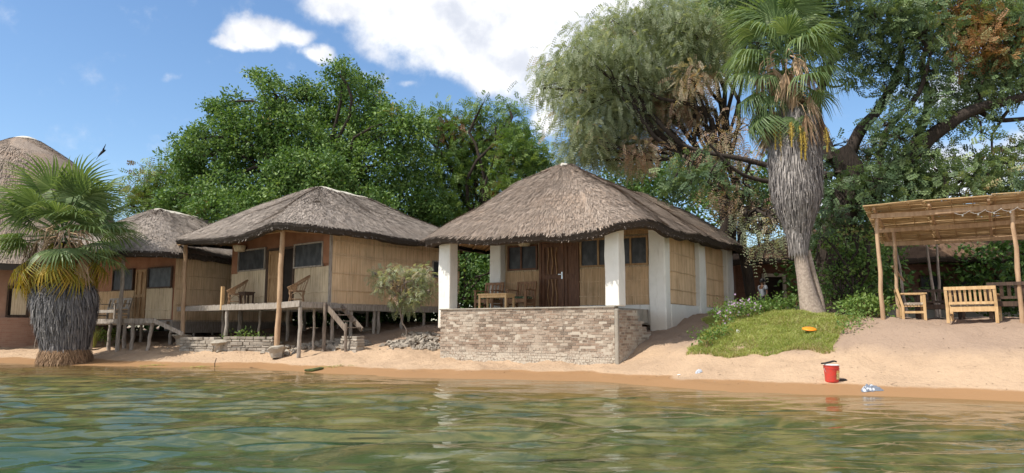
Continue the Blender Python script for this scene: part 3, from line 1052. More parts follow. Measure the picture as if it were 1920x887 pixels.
# ------------------------------------------------------------------ stilt hut in the middle
H2 = Frame(-6.0, 24.2, 39)
F2 = 2.03
h2 = thing('thatched_stilt_hut', 'reed hut on stilts with a weathered veranda deck and an open dark doorway', 'stilt hut', (H2.ox, H2.oy, 1.0), -H2.th)
T2 = 4.32
XL = H2.fx(436, 0)
X = lambda px: H2.fx(px, 0)
Z = lambda py, px: H2.z(py, X(px), 0)
mb = MB(); mb.box(XL, -.001, .02, .12, F2, T2 + .3); mb.box(XL, XL + .1, .12, 6.2, F2, T2 + .2); mb.box(XL + .1, -.1, 6.1, 6.2, F2, T2 + .2)
mb.box(-.1, -.02, .12, 6.2, F2, T2 + .4)
# no opening cut: a near-black panel paints the unlit inside of the doorway
mb.build('wall', M['terracotta'], h2)
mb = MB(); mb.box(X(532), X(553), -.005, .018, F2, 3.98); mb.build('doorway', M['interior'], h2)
# terracotta band pilasters
for q_ in ((X(606), -.002, 3.35, T2), (XL - .02, X(447), 3.25, T2 + .1)):
    mb = MB(); mb.box(q_[0], q_[1], -.05, .015, q_[2], q_[3]); mb.build('pilaster', M['terracotta'], h2)
# lower reed panels (pale, whitewashed reeds)
reedpanel('reed_panel', h2, M['reed_pale'], XL, X(503), F2 + .02, Z(507, 475), -.0, battens=(2.35,), seed=11)
reedpanel('reed_panel', h2, M['reed_pale'], X(553), -.06, F2 + .02, Z(501, 580), -.0, battens=(2.4,), seed=12)
wa = window(h2, X(449), X(497), Z(506, 470), Z(470, 470), -.0, fr='greywood', w=.05)
wb = window(h2, X(554), X(605), Z(499, 580), Z(458, 580), -.0, fr='greywood', w=.05)
# door leaf, half open, and its frame
mb = MB(); mb.box(X(501), X(505), -.08, .015, F2, 4.02); mb.box(X(529), X(532), -.08, .015, F2, 4.02); mb.box(X(551), X(554), -.08, .015, F2, 4.02); mb.box(X(505), X(551), -.078, .015, 3.98, 4.06)
mb.build('door_frame', M['darkwood'], h2)
mb = MB(); x0, x1 = X(505), X(529)
mb.box(x0, x1, -.03, 0.012, F2 + .01, 3.97)
for (a, b) in ((x0, x0 + .09), (x1 - .09, x1)): mb.box(a, b, -.06, -.031, F2 + .01, 3.97)
for z in (F2 + .02, F2 + .95, 3.85): mb.box(x0 + .09, x1 - .09, -.058, -.031, z, z + .1)
mb.build('door', M['bamboo'], h2)
# corner board
mb = MB(); mb.box(-.058, .02, -.06, .02, F2 - .1, T2); mb.build('corner_board', M['greywood'], h2)
# side wall
reedpanel('reed_panel', h2, M['reed'], .03, 6.2, F2 - .02, T2 + .1, -.02, side=True, battens=(2.45, 3.02, 3.58, 3.66, 4.1), seed=13)
window(h2, H2.fy(811, .05), H2.fy(811, .05) + .55, 3.15, 3.72, .03, fr='greywood', w=.04, side=True)
# floor, beams, stilts
DX0, DX1, DY = H2.fx(336, -1.43, 575), .42, -1.43
mb = MB()
r = random.Random(8); y = DY
x = DX0
while x < DX1:
    wdt = r.uniform(.12, .17); mb.box(x, min(x + wdt - .012, DX1), DY + r.uniform(-.02, .02), -.02, F2 - .05, F2 - .01 + r.uniform(-.008, .006), r.random()); x += wdt
mb.build('deck', M['greywood'], h2)
mb = MB()
cuts = [DX0 - .03, H2.fx(520, DY, 570), DX1 + .03]
mb.beam((cuts[0], DY - .05, F2 - .12), (cuts[1], DY - .05, F2 - .13), .045, .17); mb.beam((cuts[1] + .01, DY - .055, F2 - .11), (cuts[2], DY - .055, F2 - .07), .045, .19)
mb.build('fascia_board', M['greywood'], h2)
mb = MB()
mb.box(XL, .02, .0, 6.2, F2 - .06, F2 - .002); mb.box(-.08, .06, -.02, 6.25, F2 - .24, F2 - .062)
mb.beam((DX1 - .02, DY, F2 - .12), (DX1 - .02, .4, F2 - .12), .06, .14)
for yy in (-1.2, -.5, .3, 2, 4, 6): mb.box(XL - (.9 if yy < 0 else 0), .0, yy, yy + .08, F2 - .2, F2 - .063)
mb.build('floor_frame', M['greywood'], h2)
def stilt(x, y, zt, r_=.06, dx=0, seed=0, m='greywood'):
    m_ = MB(); g_ = H2.g(x, y)
    pole(m_, (x + dx, y, g_ - .25), (x, y, zt), r_ * 1.1, r_, seed)
    m_.build('stilt', M[m], h2, smooth=True)
for i, (px, yl, rr, dx) in enumerate([(562, DY - .03, .06, 0), (425, DY + .02, .065, 0), (418, -.6, .05, 0), (450, .2, .09, 0), (487, -.3, .045, -.06), (343, DY + .03, .065, 0), (623, -.05, .055, 0), (588, -.6, .04, .03), (540, .4, .06, 0), (400, .8, .06, 0)]):
    xl = H2.fx(px, yl, 610); stilt(xl, yl, F2 - .19, rr, dx, i)
for i, yl in enumerate((.9, 1.9, 2.1, 3.2, 4.3, 5.6)): stilt(-.02, yl, F2 - .24, .055, 0, 20 + i)
for i in range(5): stilt(-1.2 - i * 1.1, 3 + .5 * (i % 2), F2 - .1, .06, 0, 40 + i)
# veranda posts
for i, (px, yl, py) in enumerate(((521, DY - .12, 520), (344, DY - .12, 520))):
    xl = H2.fx(px, yl, 600); g_ = H2.g(xl, yl); xt = H2.fx(px + (7 if i == 0 else 3), yl, 430)
    m_ = MB(); pole(m_, (xl, yl, g_ - (-.26 if i == 0 else -.22)), (xt, yl + .05, 4.42), .085, .075, 60 + i, k=10)
    m_.build('veranda_post', M['pinepole'], h2, smooth=True)
m_ = MB(); xq = H2.fx(419, DY, 550); m_.box(xq - .045, xq + .045, DY - .085, DY + .02, F2 - .2, F2 + .62); m_.build('rail_post', M['softwood'], h2)
m_ = MB(); m_.beam((H2.fx(330, DY, 440), DY - .1, 4.37), (H2.fx(535, DY, 440), DY - .1, 4.33), .1, .1); m_.beam((DX1 - 1.1, DY - .1, 4.36), (-.1, .0, 4.36), .1, .1); m_.build('eave_beam', M['bamboo'], h2)
basket_lamp(h2, H2.fx(450, -.25, 450), -.25, 4.28, r=.24, h=.24)
# steps down from the deck's side
m_ = MB()
sx0, sx1 = .46, 1.5
ya, yb_ = -.50, .12
zt, zb_ = F2 - .12, 1.10
for y in (ya, yb_): m_.beam((sx0, y, zt), (sx1, y, zb_ + .05), .045, .16)
for k in range(4):
    f = (k + .5) / 4; x = sx0 + (sx1 - sx0) * f; z = zt + .02 + (zb_ - zt) * f
    m_.box(x - .11, x + .11, ya + .03, yb_ - .03, z - .02, z + .015)
pole(m_, (sx0 + .05, ya - .08, H2.g(sx0, ya) - .2), (sx0 + .05, ya - .08, F2 - .02), .06, .055, 90)
pole(m_, (sx1 + .02, ya - .03, H2.g(sx1, ya) - .2), (sx1 + .02, ya - .03, zb_ + .25), .05, .045, 91)
m_.build('staircase', simple('shaded_step_timber', (.26, .21, .165), (.13, .10, .08), 4, (5, 5, 1), rough=.85, bump=.5), h2)  # grey timber with the shadow over the steps put into its colour
def ze2(x, y):
    c = 4.40 + .16 * np.clip(-(x + 4) / 3.5, 0, 1) - .10 * np.sin(np.clip((x + 7.5) / 8.4, 0, 1) * math.pi) + .22 * np.exp(-((x + .3) ** 2 + (y + 1.7) ** 2) / .6)
    return c + .02 * np.sin(x * 2.3 + y)
roof2, under2, surf2, L2, S2, P2 = thatch_roof(h2, (-7.45, .85, -2.05, 7.0), 1.2, ze2, (-3.05, 1.75, 3.7, 6.62, 6.5), M['thatch_grey'], 36000, conv=.02, seed=8, sag=.02, thick=.20)
ridge_cap(h2, -3.05, 1.45, 4.0, lambda y, w: 6.52 - .06 * (y - 1.75) - w * .55 - .25 * max(0, 1.75 - y), .30, .30, h=.07)
rafters(h2, under2, L2, 40)

# ------------------------------------------------------------------ hut behind the near palm
H1 = Frame(-12.9, 27.9, 30)
F1 = 1.52
h1 = thing('thatched_stilt_hut', 'half-hidden reed hut on low stilts just right of the shaggy palm', 'stilt hut', (H1.ox, H1.oy, .9), -H1.th)
T1 = 3.78
X = lambda px: H1.fx(px, 0, 540)
XL = -5.9
mb = MB(); mb.box(XL, -.001, .02, .12, F1, T1 + .3); mb.box(XL, XL + .1, .12, 6, F1, T1 + .2); mb.box(-.1, -.02, .12, 6, F1, T1 + .3); mb.box(XL + .1, -.1, 5.9, 6, F1, T1 + .2)
mb.build('wall', M['terracotta'], h1)
Z = lambda py, px: H1.z(py, X(px), 0)
reedpanel('reed_panel', h1, M['reed_pale'], X(277), -.06, F1 + .02, Z(540, 300), 0, battens=(1.9,), seed=21)
reedpanel('reed_panel', h1, M['reed'], XL, X(253), F1 + .02, Z(545, 230), 0, battens=(1.9,), seed=22)
window(h1, X(280), X(322), Z(538, 300), Z(503, 300), 0, fr='darkwood', w=.05)
window(h1, X(214), X(250), Z(543, 230), Z(507, 230), 0, fr='darkwood', w=.05)
mb = MB(); x0, x1 = X(256), X(276)
mb.box(x0, x1, -.03, .012, F1 + .01, 3.5)
for (a, b) in ((x0, x0 + .08), ((x0 + x1) / 2 - .04, (x0 + x1) / 2 + .04), (x1 - .08, x1)): mb.box(a, b, -.07, -.031, F1 + .01, 3.5)
for z in (F1 + .03, F1 + .9, 3.4): mb.box(x0 + .08, x1 - .08, -.065, -.031, z, z + .1)
mb.build('door', M['bamboo'], h1)
reedpanel('reed_panel', h1, M['reed'], .03, 6, F1 - .3, T1 + .1, -.02, side=True, battens=(2.1, 2.7, 3.2), seed=23)
mb = MB(); D1 = -1.55
x = XL - .9; r = random.Random(5)
while x < X(300):
    wdt = r.uniform(.12, .16); mb.box(x, x + wdt - .012, D1 + r.uniform(-.02, .02), -.0, F1 - .05, F1 - .01 + r.uniform(-.008, .006)); x += wdt
mb.build('deck', M['greywood'], h1)
mb = MB(); mb.beam((XL - .9, D1 - .04, F1 - .07), (H1.fx(290, D1, 600), D1 - .04, F1 - .06), .05, .17)
mb.beam((H1.fx(290, D1, 600), D1 - .02, F1 - .05), (H1.fx(348, D1 + .3, 620), D1 + .2, F1 - .52), .06, .13); mb.build('fascia_board', M['greywood'], h1)
mb = MB(); mb.box(XL, .02, 0, 6, F1 - .06, F1 - .002); mb.box(-.08, .05, -.02, 6, F1 - .5, F1 - .062)
for yy in (-1.2, -.3, .4, 2.5): mb.box(XL - .8, 0, yy, yy + .08, F1 - .2, F1 - .063)
mb.build('floor_frame', M['greywood'], h1)
for i, (px, yl, dx) in enumerate(((206, D1 + .02, 0), (234, D1 + .3, .02), (249, D1 + .1, -.02), (286, D1 + .05, -.25), (172, D1, 0), (320, .1, 0), (265, .3, 0), (222, .2, 0))):
    xl = H1.fx(px, yl, 620); m_ = MB(); pole(m_, (xl + dx, yl, H1.g(xl, yl) - .2), (xl, yl, F1 - .08), .07, .06, 100 + i); m_.build('stilt', M['greywood'], h1, smooth=True)
for i in range(4):
    m_ = MB(); pole(m_, (-.02, 1 + i * 1.4, H1.g(0, 1 + i) - .2), (-.02, 1 + i * 1.4, F1 - .4), .06, .05, 130 + i); m_.build('stilt', M['greywood'], h1, smooth=True)
xl = H1.fx(220, D1 - .15, 650); xt = H1.fx(231, D1 - .15, 500)
m_ = MB(); pole(m_, (xl, D1 - .15, H1.g(xl, D1 - .15) - .1), (xt, D1 - .15, 3.95), .075, .06, 140); m_.build('veranda_post', M['greywood'], h1, smooth=True)
m_ = MB(); m_.beam((XL - 1, D1 - .1, 3.88), (0, D1 - .1, 3.88), .1, .1); m_.beam((-.1, D1 - .1, 3.9), (-.1, 0, 3.9), .1, .1); m_.build('eave_beam', M['bamboo'], h1)
def ze1(x, y):
    return 3.98 + .02 * np.sin(x * 2.3 + y) + 0 * x
roof1, under1, surf1, L1, S1, P1 = thatch_roof(h1, (-6.9, .75, -2.1, 6.8), 1.3, ze1, (-3.0, 1.3, 3.4, 6.25, 6.1), M['thatch_grey'], 26000, conv=.07, seed=12, sag=.02, thick=.19)
ridge_cap(h1, -3.0, 1.0, 3.7, lambda y, w: 6.15 - .06 * (y - 1.3) - w * .55 - .2 * max(0, 1.3 - y), .3, .28, h=.07)
rafters(h1, under1, L1, 30)

# ------------------------------------------------------------------ tall round hut at the far left
h0x, h0y = -23.2, 34.0
h0 = thing('round_thatched_house', 'tall domed thatched house on a brick base at the far left edge', 'house', (h0x, h0y, .5))
R0 = 4.7
mb = MB(); mb.lathe([(R0 - .25, .3), (R0 - .25, 4.3)], (0, 0, 0), 56); mb.build('wall', M['pinkwall'], h0, smooth=True)
mb = MB(); r = random.Random(3)
for row in range(16):
    z = .35 + row * .08; n = 120
    for i in range(n):
        a = 2 * math.pi * (i + .5 * (row % 2)) / n; b = a + 2 * math.pi / n - .0022
        ra, rb = R0 - .3, R0 + r.uniform(-.005, .005)
        v = [(rr * math.cos(q), rr * math.sin(q), zz) for zz in (z, z + .07) for (rr, q) in ((ra, a), (rb, a), (rb, b), (ra, b))]
        mb.add(v, [(4, 5, 6, 7), (1, 2, 6, 5), (0, 1, 5, 4), (2, 3, 7, 6)], r.uniform(.2, .7))
mb.lathe([(R0 - .01, .0), (R0 - .01, 1.63), (R0 - .2, 1.63)], (0, 0, 0), 56, 2.0)
mb.build('brick_base', simple('red_earth_brick', (.36, .20, .14), (.28, .15, .10), 2, rough=.95, tintcol=(.40, .27, .2)), h0)
def on0(px, rad, py=560):
    """angle on the round wall for a picture column"""
    k = pix(px, py)[0]
    best = min(range(-1800, 1), key=lambda i: abs((h0x + rad * math.cos(R(i / 10))) / (h0y + rad * math.sin(R(i / 10))) - k) + (100 if math.sin(R(i / 10)) > .2 else 0))
    return R(best / 10)
def plate(name, matl, px0, px1, z0, z1, dep0, dep1, par, tint=.5):
    a0, a1 = on0(px0, R0), on0(px1, R0); m_ = MB(); n = 6; V = []
    for rr in (R0 - .25 + dep0, R0 - .25 + dep1):
        for z in (z0, z1):
            for i in range(n + 1):
                a = a0 + (a1 - a0) * i / n; V.append((rr * math.cos(a), rr * math.sin(a), z))
    k = n + 1; Fc = []
    for i in range(n):
        Fc += [(2 * k + i, 2 * k + i + 1, 3 * k + i + 1, 3 * k + i), (k + i, 3 * k + i, 3 * k + i + 1, k + i + 1), (i, i + 1, 2 * k + i + 1, 2 * k + i)]
    Fc += [(0, 2 * k, 3 * k, k), (n, k + n, 3 * k + n, 2 * k + n)]
    m_.add(V, Fc)
    o = m_.build(name, matl, None)
    for v in o.data.vertices: v.co.z -= .5 if par is h0 else .5
    o.parent = par
    return o
zr = lambda py: EYE + pix(0, py)[1] * 30.0
wn = plate('window', M['interior'], 14, 54, zr(592), zr(537), 0, .03, h0)
plate('reed_blind', M['reed_pale'], 22, 52, zr(590), zr(540), .032, .05, wn)
for (a, b, c, d) in ((12, 16, 594, 535), (52, 56, 594, 535), (16, 52, 540, 535), (16, 52, 595, 591)):
    plate('frame', M['darkwood'], a, b, zr(c), zr(d), .03, .10, wn)
plate('door', M['bamboo'], 58, 72, 1.6, zr(530), 0, .06, h0)
prof = [(R0 + 1.1, 3.75), (R0 + .2, 4.7), (R0 - .5, 5.9), (R0 - 1.1, 7.2), (R0 - 1.9, 8.4), (R0 - 2.7, 9.2), (R0 - 3.5, 9.72), (.65, 10.05), (.02, 10.15)]
mb = MB(); k = 96; V = []; U = []; Fc = []
pz = np.array(prof); seg = np.concatenate(([0], np.cumsum(np.hypot(np.diff(pz[:, 0]), np.diff(pz[:, 1])))))
ss = np.linspace(0, seg[-1], 34)
for i, s in enumerate(ss):
    rr, z = np.interp(s, seg, pz[:, 0]), np.interp(s, seg, pz[:, 1])
    for j in range(k + 1):
        a = 2 * math.pi * (j % k) / k
        V.append((rr * math.cos(a), rr * math.sin(a), z + .06 * math.sin(3 * a + i * .4) * min(1, rr))); U.append((a * 4, s, 0))
        if i and j < k: q = (i - 1) * (k + 1) + j; Fc.append((q, q + 1, q + k + 2, q + k + 1))
mb.add(V, Fc, rng.uniform(.3, .7, len(Fc)), U)
mb.lathe([(R0 + .75, 3.62), (R0 + 1.12, 3.50), (R0 + 1.1, 3.76)], (0, 0, 0), 96, 1.75)
N = 26000
s = rng.uniform(0, 1, N) ** 1.3 * seg[-1] * .96; a = rng.uniform(0, 2 * math.pi, N)
def sp(s, a):
    rr = np.interp(s, seg, pz[:, 0]); z = np.interp(s, seg, pz[:, 1]); return np.column_stack([rr * np.cos(a), rr * np.sin(a), z])
A = sp(s, a); Bp = sp(np.maximum(s - .25, 0), a + rng.normal(0, .01, N)); sd = np.column_stack([-np.sin(a), np.cos(a), 0 * a]) * .013
nr = np.column_stack([np.cos(a), np.sin(a), 0 * a + .6]) * .02
mb.add(np.stack([A - sd + nr * .3, A + sd + nr * .3, Bp + sd + nr * 1.6, Bp - sd + nr * 1.6], 1).reshape(-1, 3), np.arange(N * 4).reshape(-1, 4), rng.uniform(0, 1, N), np.repeat(np.column_stack([a * 4 + rng.uniform(0, 3, N), s, 0 * s]), 4, 0))
mb.build('roof', M['thatch'], h0, uv=True)
mb = MB(); mb.lathe([(.62, 9.98), (.5, 10.14), (.25, 10.24), (.02, 10.26)], (0, 0, 0), 24); mb.build('ridge_cap', M['cap'], h0, smooth=True)
# ------------------------------------------------------------------ leaves
def rand_unit(r, n):
    v = r.normal(size=(n, 3)); return v / np.linalg.norm(v, axis=1)[:, None]


def norm(v):
    return v / (np.linalg.norm(v, axis=-1, keepdims=True) + 1e-9)


def leaves(mb, cen, per, sig, size, r, tint, up=.6, asp=.5, droop=0.0, tj=.22):
    """broad leaves: folded four-point blades round each clump centre"""
    N = len(cen) * per
    c = np.repeat(cen, per, 0); tn = np.repeat(tint, per)
    off = r.normal(size=(N, 3)) * sig * np.array((1, 1, .7))
    p = c + off
    ax = norm(norm(off) * .8 + rand_unit(r, N) * .8 + np.array((0, 0, -droop)))
    nr = norm(rand_unit(r, N) + np.array((0, 0, up)) + norm(off) * .5)
    sd = norm(np.cross(ax, nr)); nr = np.cross(sd, ax)
    L = (size * r.uniform(.65, 1.3, N))[:, None]
    W = L * asp * .5
    a = p; b = p + ax * L * .5 + sd * W + nr * L * .06; d = p + ax * L * .5 - sd * W + nr * L * .06; e = p + ax * L - nr * L * .06
    v = np.stack([a, b, e, d], 1).reshape(-1, 3)
    t = np.clip(tn + r.normal(0, tj, N), 0, .98)
    t = np.where(tn > 1, np.clip(tn + r.normal(0, .15, N), 1.3, 1.95), t)
    mb.add(v, np.arange(N * 4).reshape(-1, 4), t)


def sprays(mb, cen, per, sig, length, r, tint, droop=.7, pairs=6, lw=.022, ll=.10, tj=.2, outv=None):
    """feathery twigs: a thin stalk with pairs of narrow leaflets"""
    N = len(cen) * per
    c = np.repeat(cen, per, 0); tn = np.repeat(tint, per)
    off = r.normal(size=(N, 3)) * sig * np.array((1, 1, .8))
    p = c + off
    ax = norm(norm(off) * .6 + rand_unit(r, N) * .7 + np.array((0, 0, -droop)))
    nr = norm(rand_unit(r, N) + np.array((0, 0, .9)))
    sd = norm(np.cross(ax, nr)); nr = np.cross(sd, ax)
    L = (length * r.uniform(.6, 1.3, N))[:, None]
    t0 = np.where(tn > 1, np.clip(tn + r.normal(0, .15, N), 1.3, 1.95), np.clip(tn + r.normal(0, tj, N), 0, .98))
    down = np.array((0, 0, -1.0))
    for k in range(pairs):
        f = (k + .4) / pairs
        q = p + ax * L * f + down * (f * f * L * .35 * (droop > .3))
        for s in (-1, 1):
            d = norm(ax * .45 + sd * s + rand_unit(r, N) * .25)
            l_ = ll * (1 - .35 * abs(2 * f - 1)) * r.uniform(.8, 1.2, N)[:, None]
            wv = norm(np.cross(d, nr)) * lw
            v = np.stack([q - wv * .5, q + d * l_ * .5 - wv, q + d * l_, q + d * l_ * .5 + wv], 1).reshape(-1, 3)
            mb.add(v, np.arange(N * 4).reshape(-1, 4), np.clip(t0 + r.normal(0, .06, N), 0, 1.95))


def clumpify(blobs, Y0, dens, r, yj=.5, flat=.85, inner=.35):
    """picture-measured masses -> centres of leaf clumps filling each mass unevenly"""
    C = []; T = []; B = []
    for b in blobs:
        px, py, rad = b[:3]; tn = b[3] if len(b) > 3 else .5; Y = Y0 + (b[4] if len(b) > 4 else r.uniform(-1, 1) * yj)
        c = np.array(at(px, py, Y)); Rm = rad / 1370 * Y
        n = max(4, int(dens * Rm ** 2))
        u = rand_unit(r, n); rr = (inner + (1 - inner) * r.uniform(0, 1, n) ** .6)
        lump = .78 + .44 * vnoise(u[:, 0] * 2.2 + px, u[:, 2] * 2.2 + py, 3) + .25 * (r.uniform(size=n) ** 4)
        pts = c + u * (Rm * rr * lump)[:, None] * np.array((1, 1, flat))
        C.append(pts); T.append(np.clip(np.full(n, tn) + (r.normal(0, .22, n) if tn < 1 else r.normal(0, .1, n)), 0, 1.9)); B.append((c, Rm))
    return np.concatenate(C), np.concatenate(T), B


def curve(a, b, sag, n, r, wig=.15):
    a = np.array(a, float); b = np.array(b, float); L = np.linalg.norm(b - a)
    pts = []
    w1, w2 = r.normal(0, wig * L * .15, 3), r.normal(0, wig * L * .12, 3)
    for i in range(n + 1):
        f = i / n
        p = a * (1 - f) + b * f
        p[2] += sag * L * math.sin(f * math.pi)
        p = p + w1 * math.sin(f * math.pi) + w2 * math.sin(2 * f * math.pi) + (r.normal(0, .012 * L, 3) * (0 < i < n))
        pts.append(p)
    return pts


def limbs(mb, fork, base, r0, B, r, twig=6, r1=.05, C=None, wig=.5, tw=.02):
    """trunk, then a limb to every mass and twigs inside it"""
    tr = curve(base, fork, 0, 6, r, .3)
    rad = [r0 * (1.35 if i == 0 else 1.08 if i == 1 else 1 - .05 * i) for i in range(7)]
    mb.tube(tr, rad, 12, wob=.08)
    for (c, Rm) in B:
        d = np.linalg.norm(c - np.array(fork))
        ra = min(r0 * .45, .03 + d * .011)
        pts = curve(fork, c, .05, 7, r, wig)
        mb.tube(pts, np.linspace(ra, r1, 8), 7)
        for k in range(twig):
            e = c + rand_unit(r, 1)[0] * Rm * r.uniform(.6, 1.02)
            s = pts[r.integers(4, 8)]
            mb.tube(curve(s, e, .03, 4, r, .7), np.linspace(r1 * .7, tw * .5, 5), 4, cap=False)


def tree(name, label, cat, basepx, Y, fork, r0, blobs, leaf, dens, kind, group=None, trunkmat='bark', seed=0, twig=5, ground=None, wig=.5, yj=.8, crownname='crown', **kw):
    r = np.random.default_rng(seed)
    x = at(basepx, 600, Y)[0]
    zg = g1(x, Y) if ground is None else ground
    t = thing(name, label, cat, (x, Y, zg), 0, group)
    C, Tn, B = clumpify(blobs, Y, dens, r, yj=yj, inner=kw.pop('inner', .35), flat=kw.pop('flat', .85))
    tb = MB(); fk = np.array(at(*fork, Y)) if len(fork) == 2 else np.array(fork)
    limbs(tb, fk, (x, Y, zg - .3), r0, B, r, twig, wig=wig)
    for v in tb.v: v[:, 0] -= x; v[:, 1] -= Y
    tb.build('trunk', M[trunkmat], t, smooth=True)
    cb = MB()
    if kind == 'broad': leaves(cb, C, kw.get('per', 26), kw.get('sig', .26), kw.get('size', .19), r, Tn, asp=kw.get('asp', .55), up=kw.get('up', .7))
    else: sprays(cb, C, kw.get('per', 5), kw.get('sig', .25), kw.get('length', .5), r, Tn, droop=kw.get('droop', .5), pairs=kw.get('pairs', 6), lw=kw.get('lw', .022), ll=kw.get('ll', .11))
    for v in cb.v: v[:, 0] -= x; v[:, 1] -= Y
    cb.build(crownname, M[leaf], t)
    return t


# big broad-leaved tree behind the left huts
tree('broadleaf_tree', 'big dense glossy dark green tree rising behind the two stilt huts', 'tree', 600, 35, (590, 400), .38,
     [(352, 295, 32), (385, 262, 38), (362, 335, 44), (425, 222, 40), (400, 300, 60), (455, 260, 60), (430, 190, 22), (500, 225, 50), (505, 155, 24), (530, 185, 32),
      (545, 250, 65), (575, 170, 30), (610, 200, 50), (640, 145, 32), (655, 170, 34), (690, 160, 26), (700, 195, 28), (635, 250, 65), (690, 240, 50), (740, 225, 36), (770, 250, 42),
      (620, 320, 75), (520, 330, 75), (700, 310, 70), (775, 310, 55), (430, 360, 65), (350, 385, 45), (320, 375, 28), (500, 400, 60), (760, 370, 55), (680, 380, 55), (800, 400, 45), (400, 198, 18), (362, 258, 14), (335, 268, 12), (600, 400, 60), (560, 380, 60, .5, -3), (640, 400, 60, .5, -3), (500, 390, 50, .5, -3), (600, 330, 60, .5, -3), (540, 320, 50, .5, -3), (450, 400, 45, .5, -3), (400, 395, 45, .5, -2.5), (705, 400, 50, .4, -3), (345, 300, 20), (480, 140, 16), (640, 125, 18), (715, 215, 24)],
     'leaf_dark', 56, 'broad', seed=1, per=30, sig=.17, size=.17, yj=2.2, twig=3)
# feathery trees right of it
tree('feathery_tree', 'bright green feathery tree with reddish seed pods behind the white-columned cottage', 'tree', 900, 37, (900, 430), .4,
     [(775, 222, 26), (830, 232, 36, .6), (865, 250, 26, 1.5), (850, 280, 55), (900, 225, 32), (920, 262, 26, 1.5), (955, 240, 32), (960, 280, 45), (1000, 290, 35), (910, 310, 55), (850, 340, 55), (960, 340, 50, .7),
      (1020, 320, 40), (1050, 350, 35), (820, 400, 50), (880, 400, 50), (940, 400, 50), (985, 250, 18), (905, 195, 14), (955, 205, 14), (1000, 390, 45), (880, 450, 40)],
     'leaf_mid', 46, 'feather', seed=2, per=6, sig=.28, length=.5, droop=.2, yj=1.8, lw=.034, ll=.16, twig=3)
tree('feathery_tree', 'small pale yellow-green tree peeping out between the hut behind the palm and the dense tree', 'tree', 285, 41, (285, 440), .2,
     [(270, 345, 26, .85), (300, 322, 24, .8), (252, 362, 16, .9), (325, 340, 26, .8), (290, 375, 34, .8), (330, 385, 30, .7), (240, 385, 20, .8)],
     'leaf_mid', 44, 'feather', seed=3, per=6, sig=.3, length=.6, droop=.2, lw=.035, ll=.17, twig=6)
# the big drooping acacia
tree('acacia_tree', 'tall pale grey-green drooping acacia behind the right side of the cottage roof', 'tree', 1330, 30, (1350, 330), .42,
     [(1040, 130, 36, .6), (1020, 165, 24, .6), (1085, 95, 46, .6), (1130, 60, 45, .5), (1180, 40, 45, .5), (1240, 20, 50, .5), (1310, 10, 55, .5), (1370, 40, 50, .4), (1100, 150, 60, .5), (1160, 110, 60, .45), (1230, 90, 65, .45),
      (1075, 200, 45, .6), (1100, 250, 48, .6), (1150, 190, 60, .5), (1210, 160, 60, .45), (1280, 110, 60, .4), (1330, 90, 55, .4), (1140, 265, 50, .55), (1090, 290, 30, .6), (1190, 230, 45, .5), (1260, 170, 50, .5),
      (1180, 290, 40, .6), (1380, 100, 45, .4), (1300, 50, 60), (1420, -10, 60, .4), (1230, 205, 40, 1.5), (1270, 185, 36, 1.6), (1300, 210, 36, 1.5), (1235, 250, 36, 1.45), (1205, 285, 28, 1.5), (1300, 150, 34, 1.3), (1290, 60, 30, .3)],
     'leaf_pale', 72, 'feather', seed=4, per=6, sig=.30, length=.5, droop=.75, yj=2.2, lw=.024, ll=.10, pairs=8, trunkmat='bark', twig=4, inner=.2)
# dry-leaved lower boughs hanging by the palm
tree('dry_thorn_tree', 'half-dead thorn tree with rusty leaves between cottage roof and tall palm', 'tree', 1400, 27.5, (1395, 400), .22,
     [(1330, 270, 40, 1.4), (1380, 245, 40, 1.5), (1395, 330, 34, 1.5), (1350, 300, 30, .3), (1370, 385, 38, 1.4), (1410, 420, 32, .8, -2), (1440, 455, 34, .85, -3), (1425, 430, 28, .85, -3), (1395, 360, 28, .6), (1455, 415, 26, .8, -3), (1420, 390, 28, 1.5), (1340, 350, 24, 1.6), (1385, 300, 30, 1.7), (1600, 290, 40, 1.5), (1640, 270, 30, 1.4), (1290, 300, 22, 1.5)],
     'leaf_pale', 34, 'feather', seed=5, per=5, sig=.24, length=.45, droop=.8, lw=.02, ll=.09, pairs=6, twig=12, yj=.8, inner=.2)
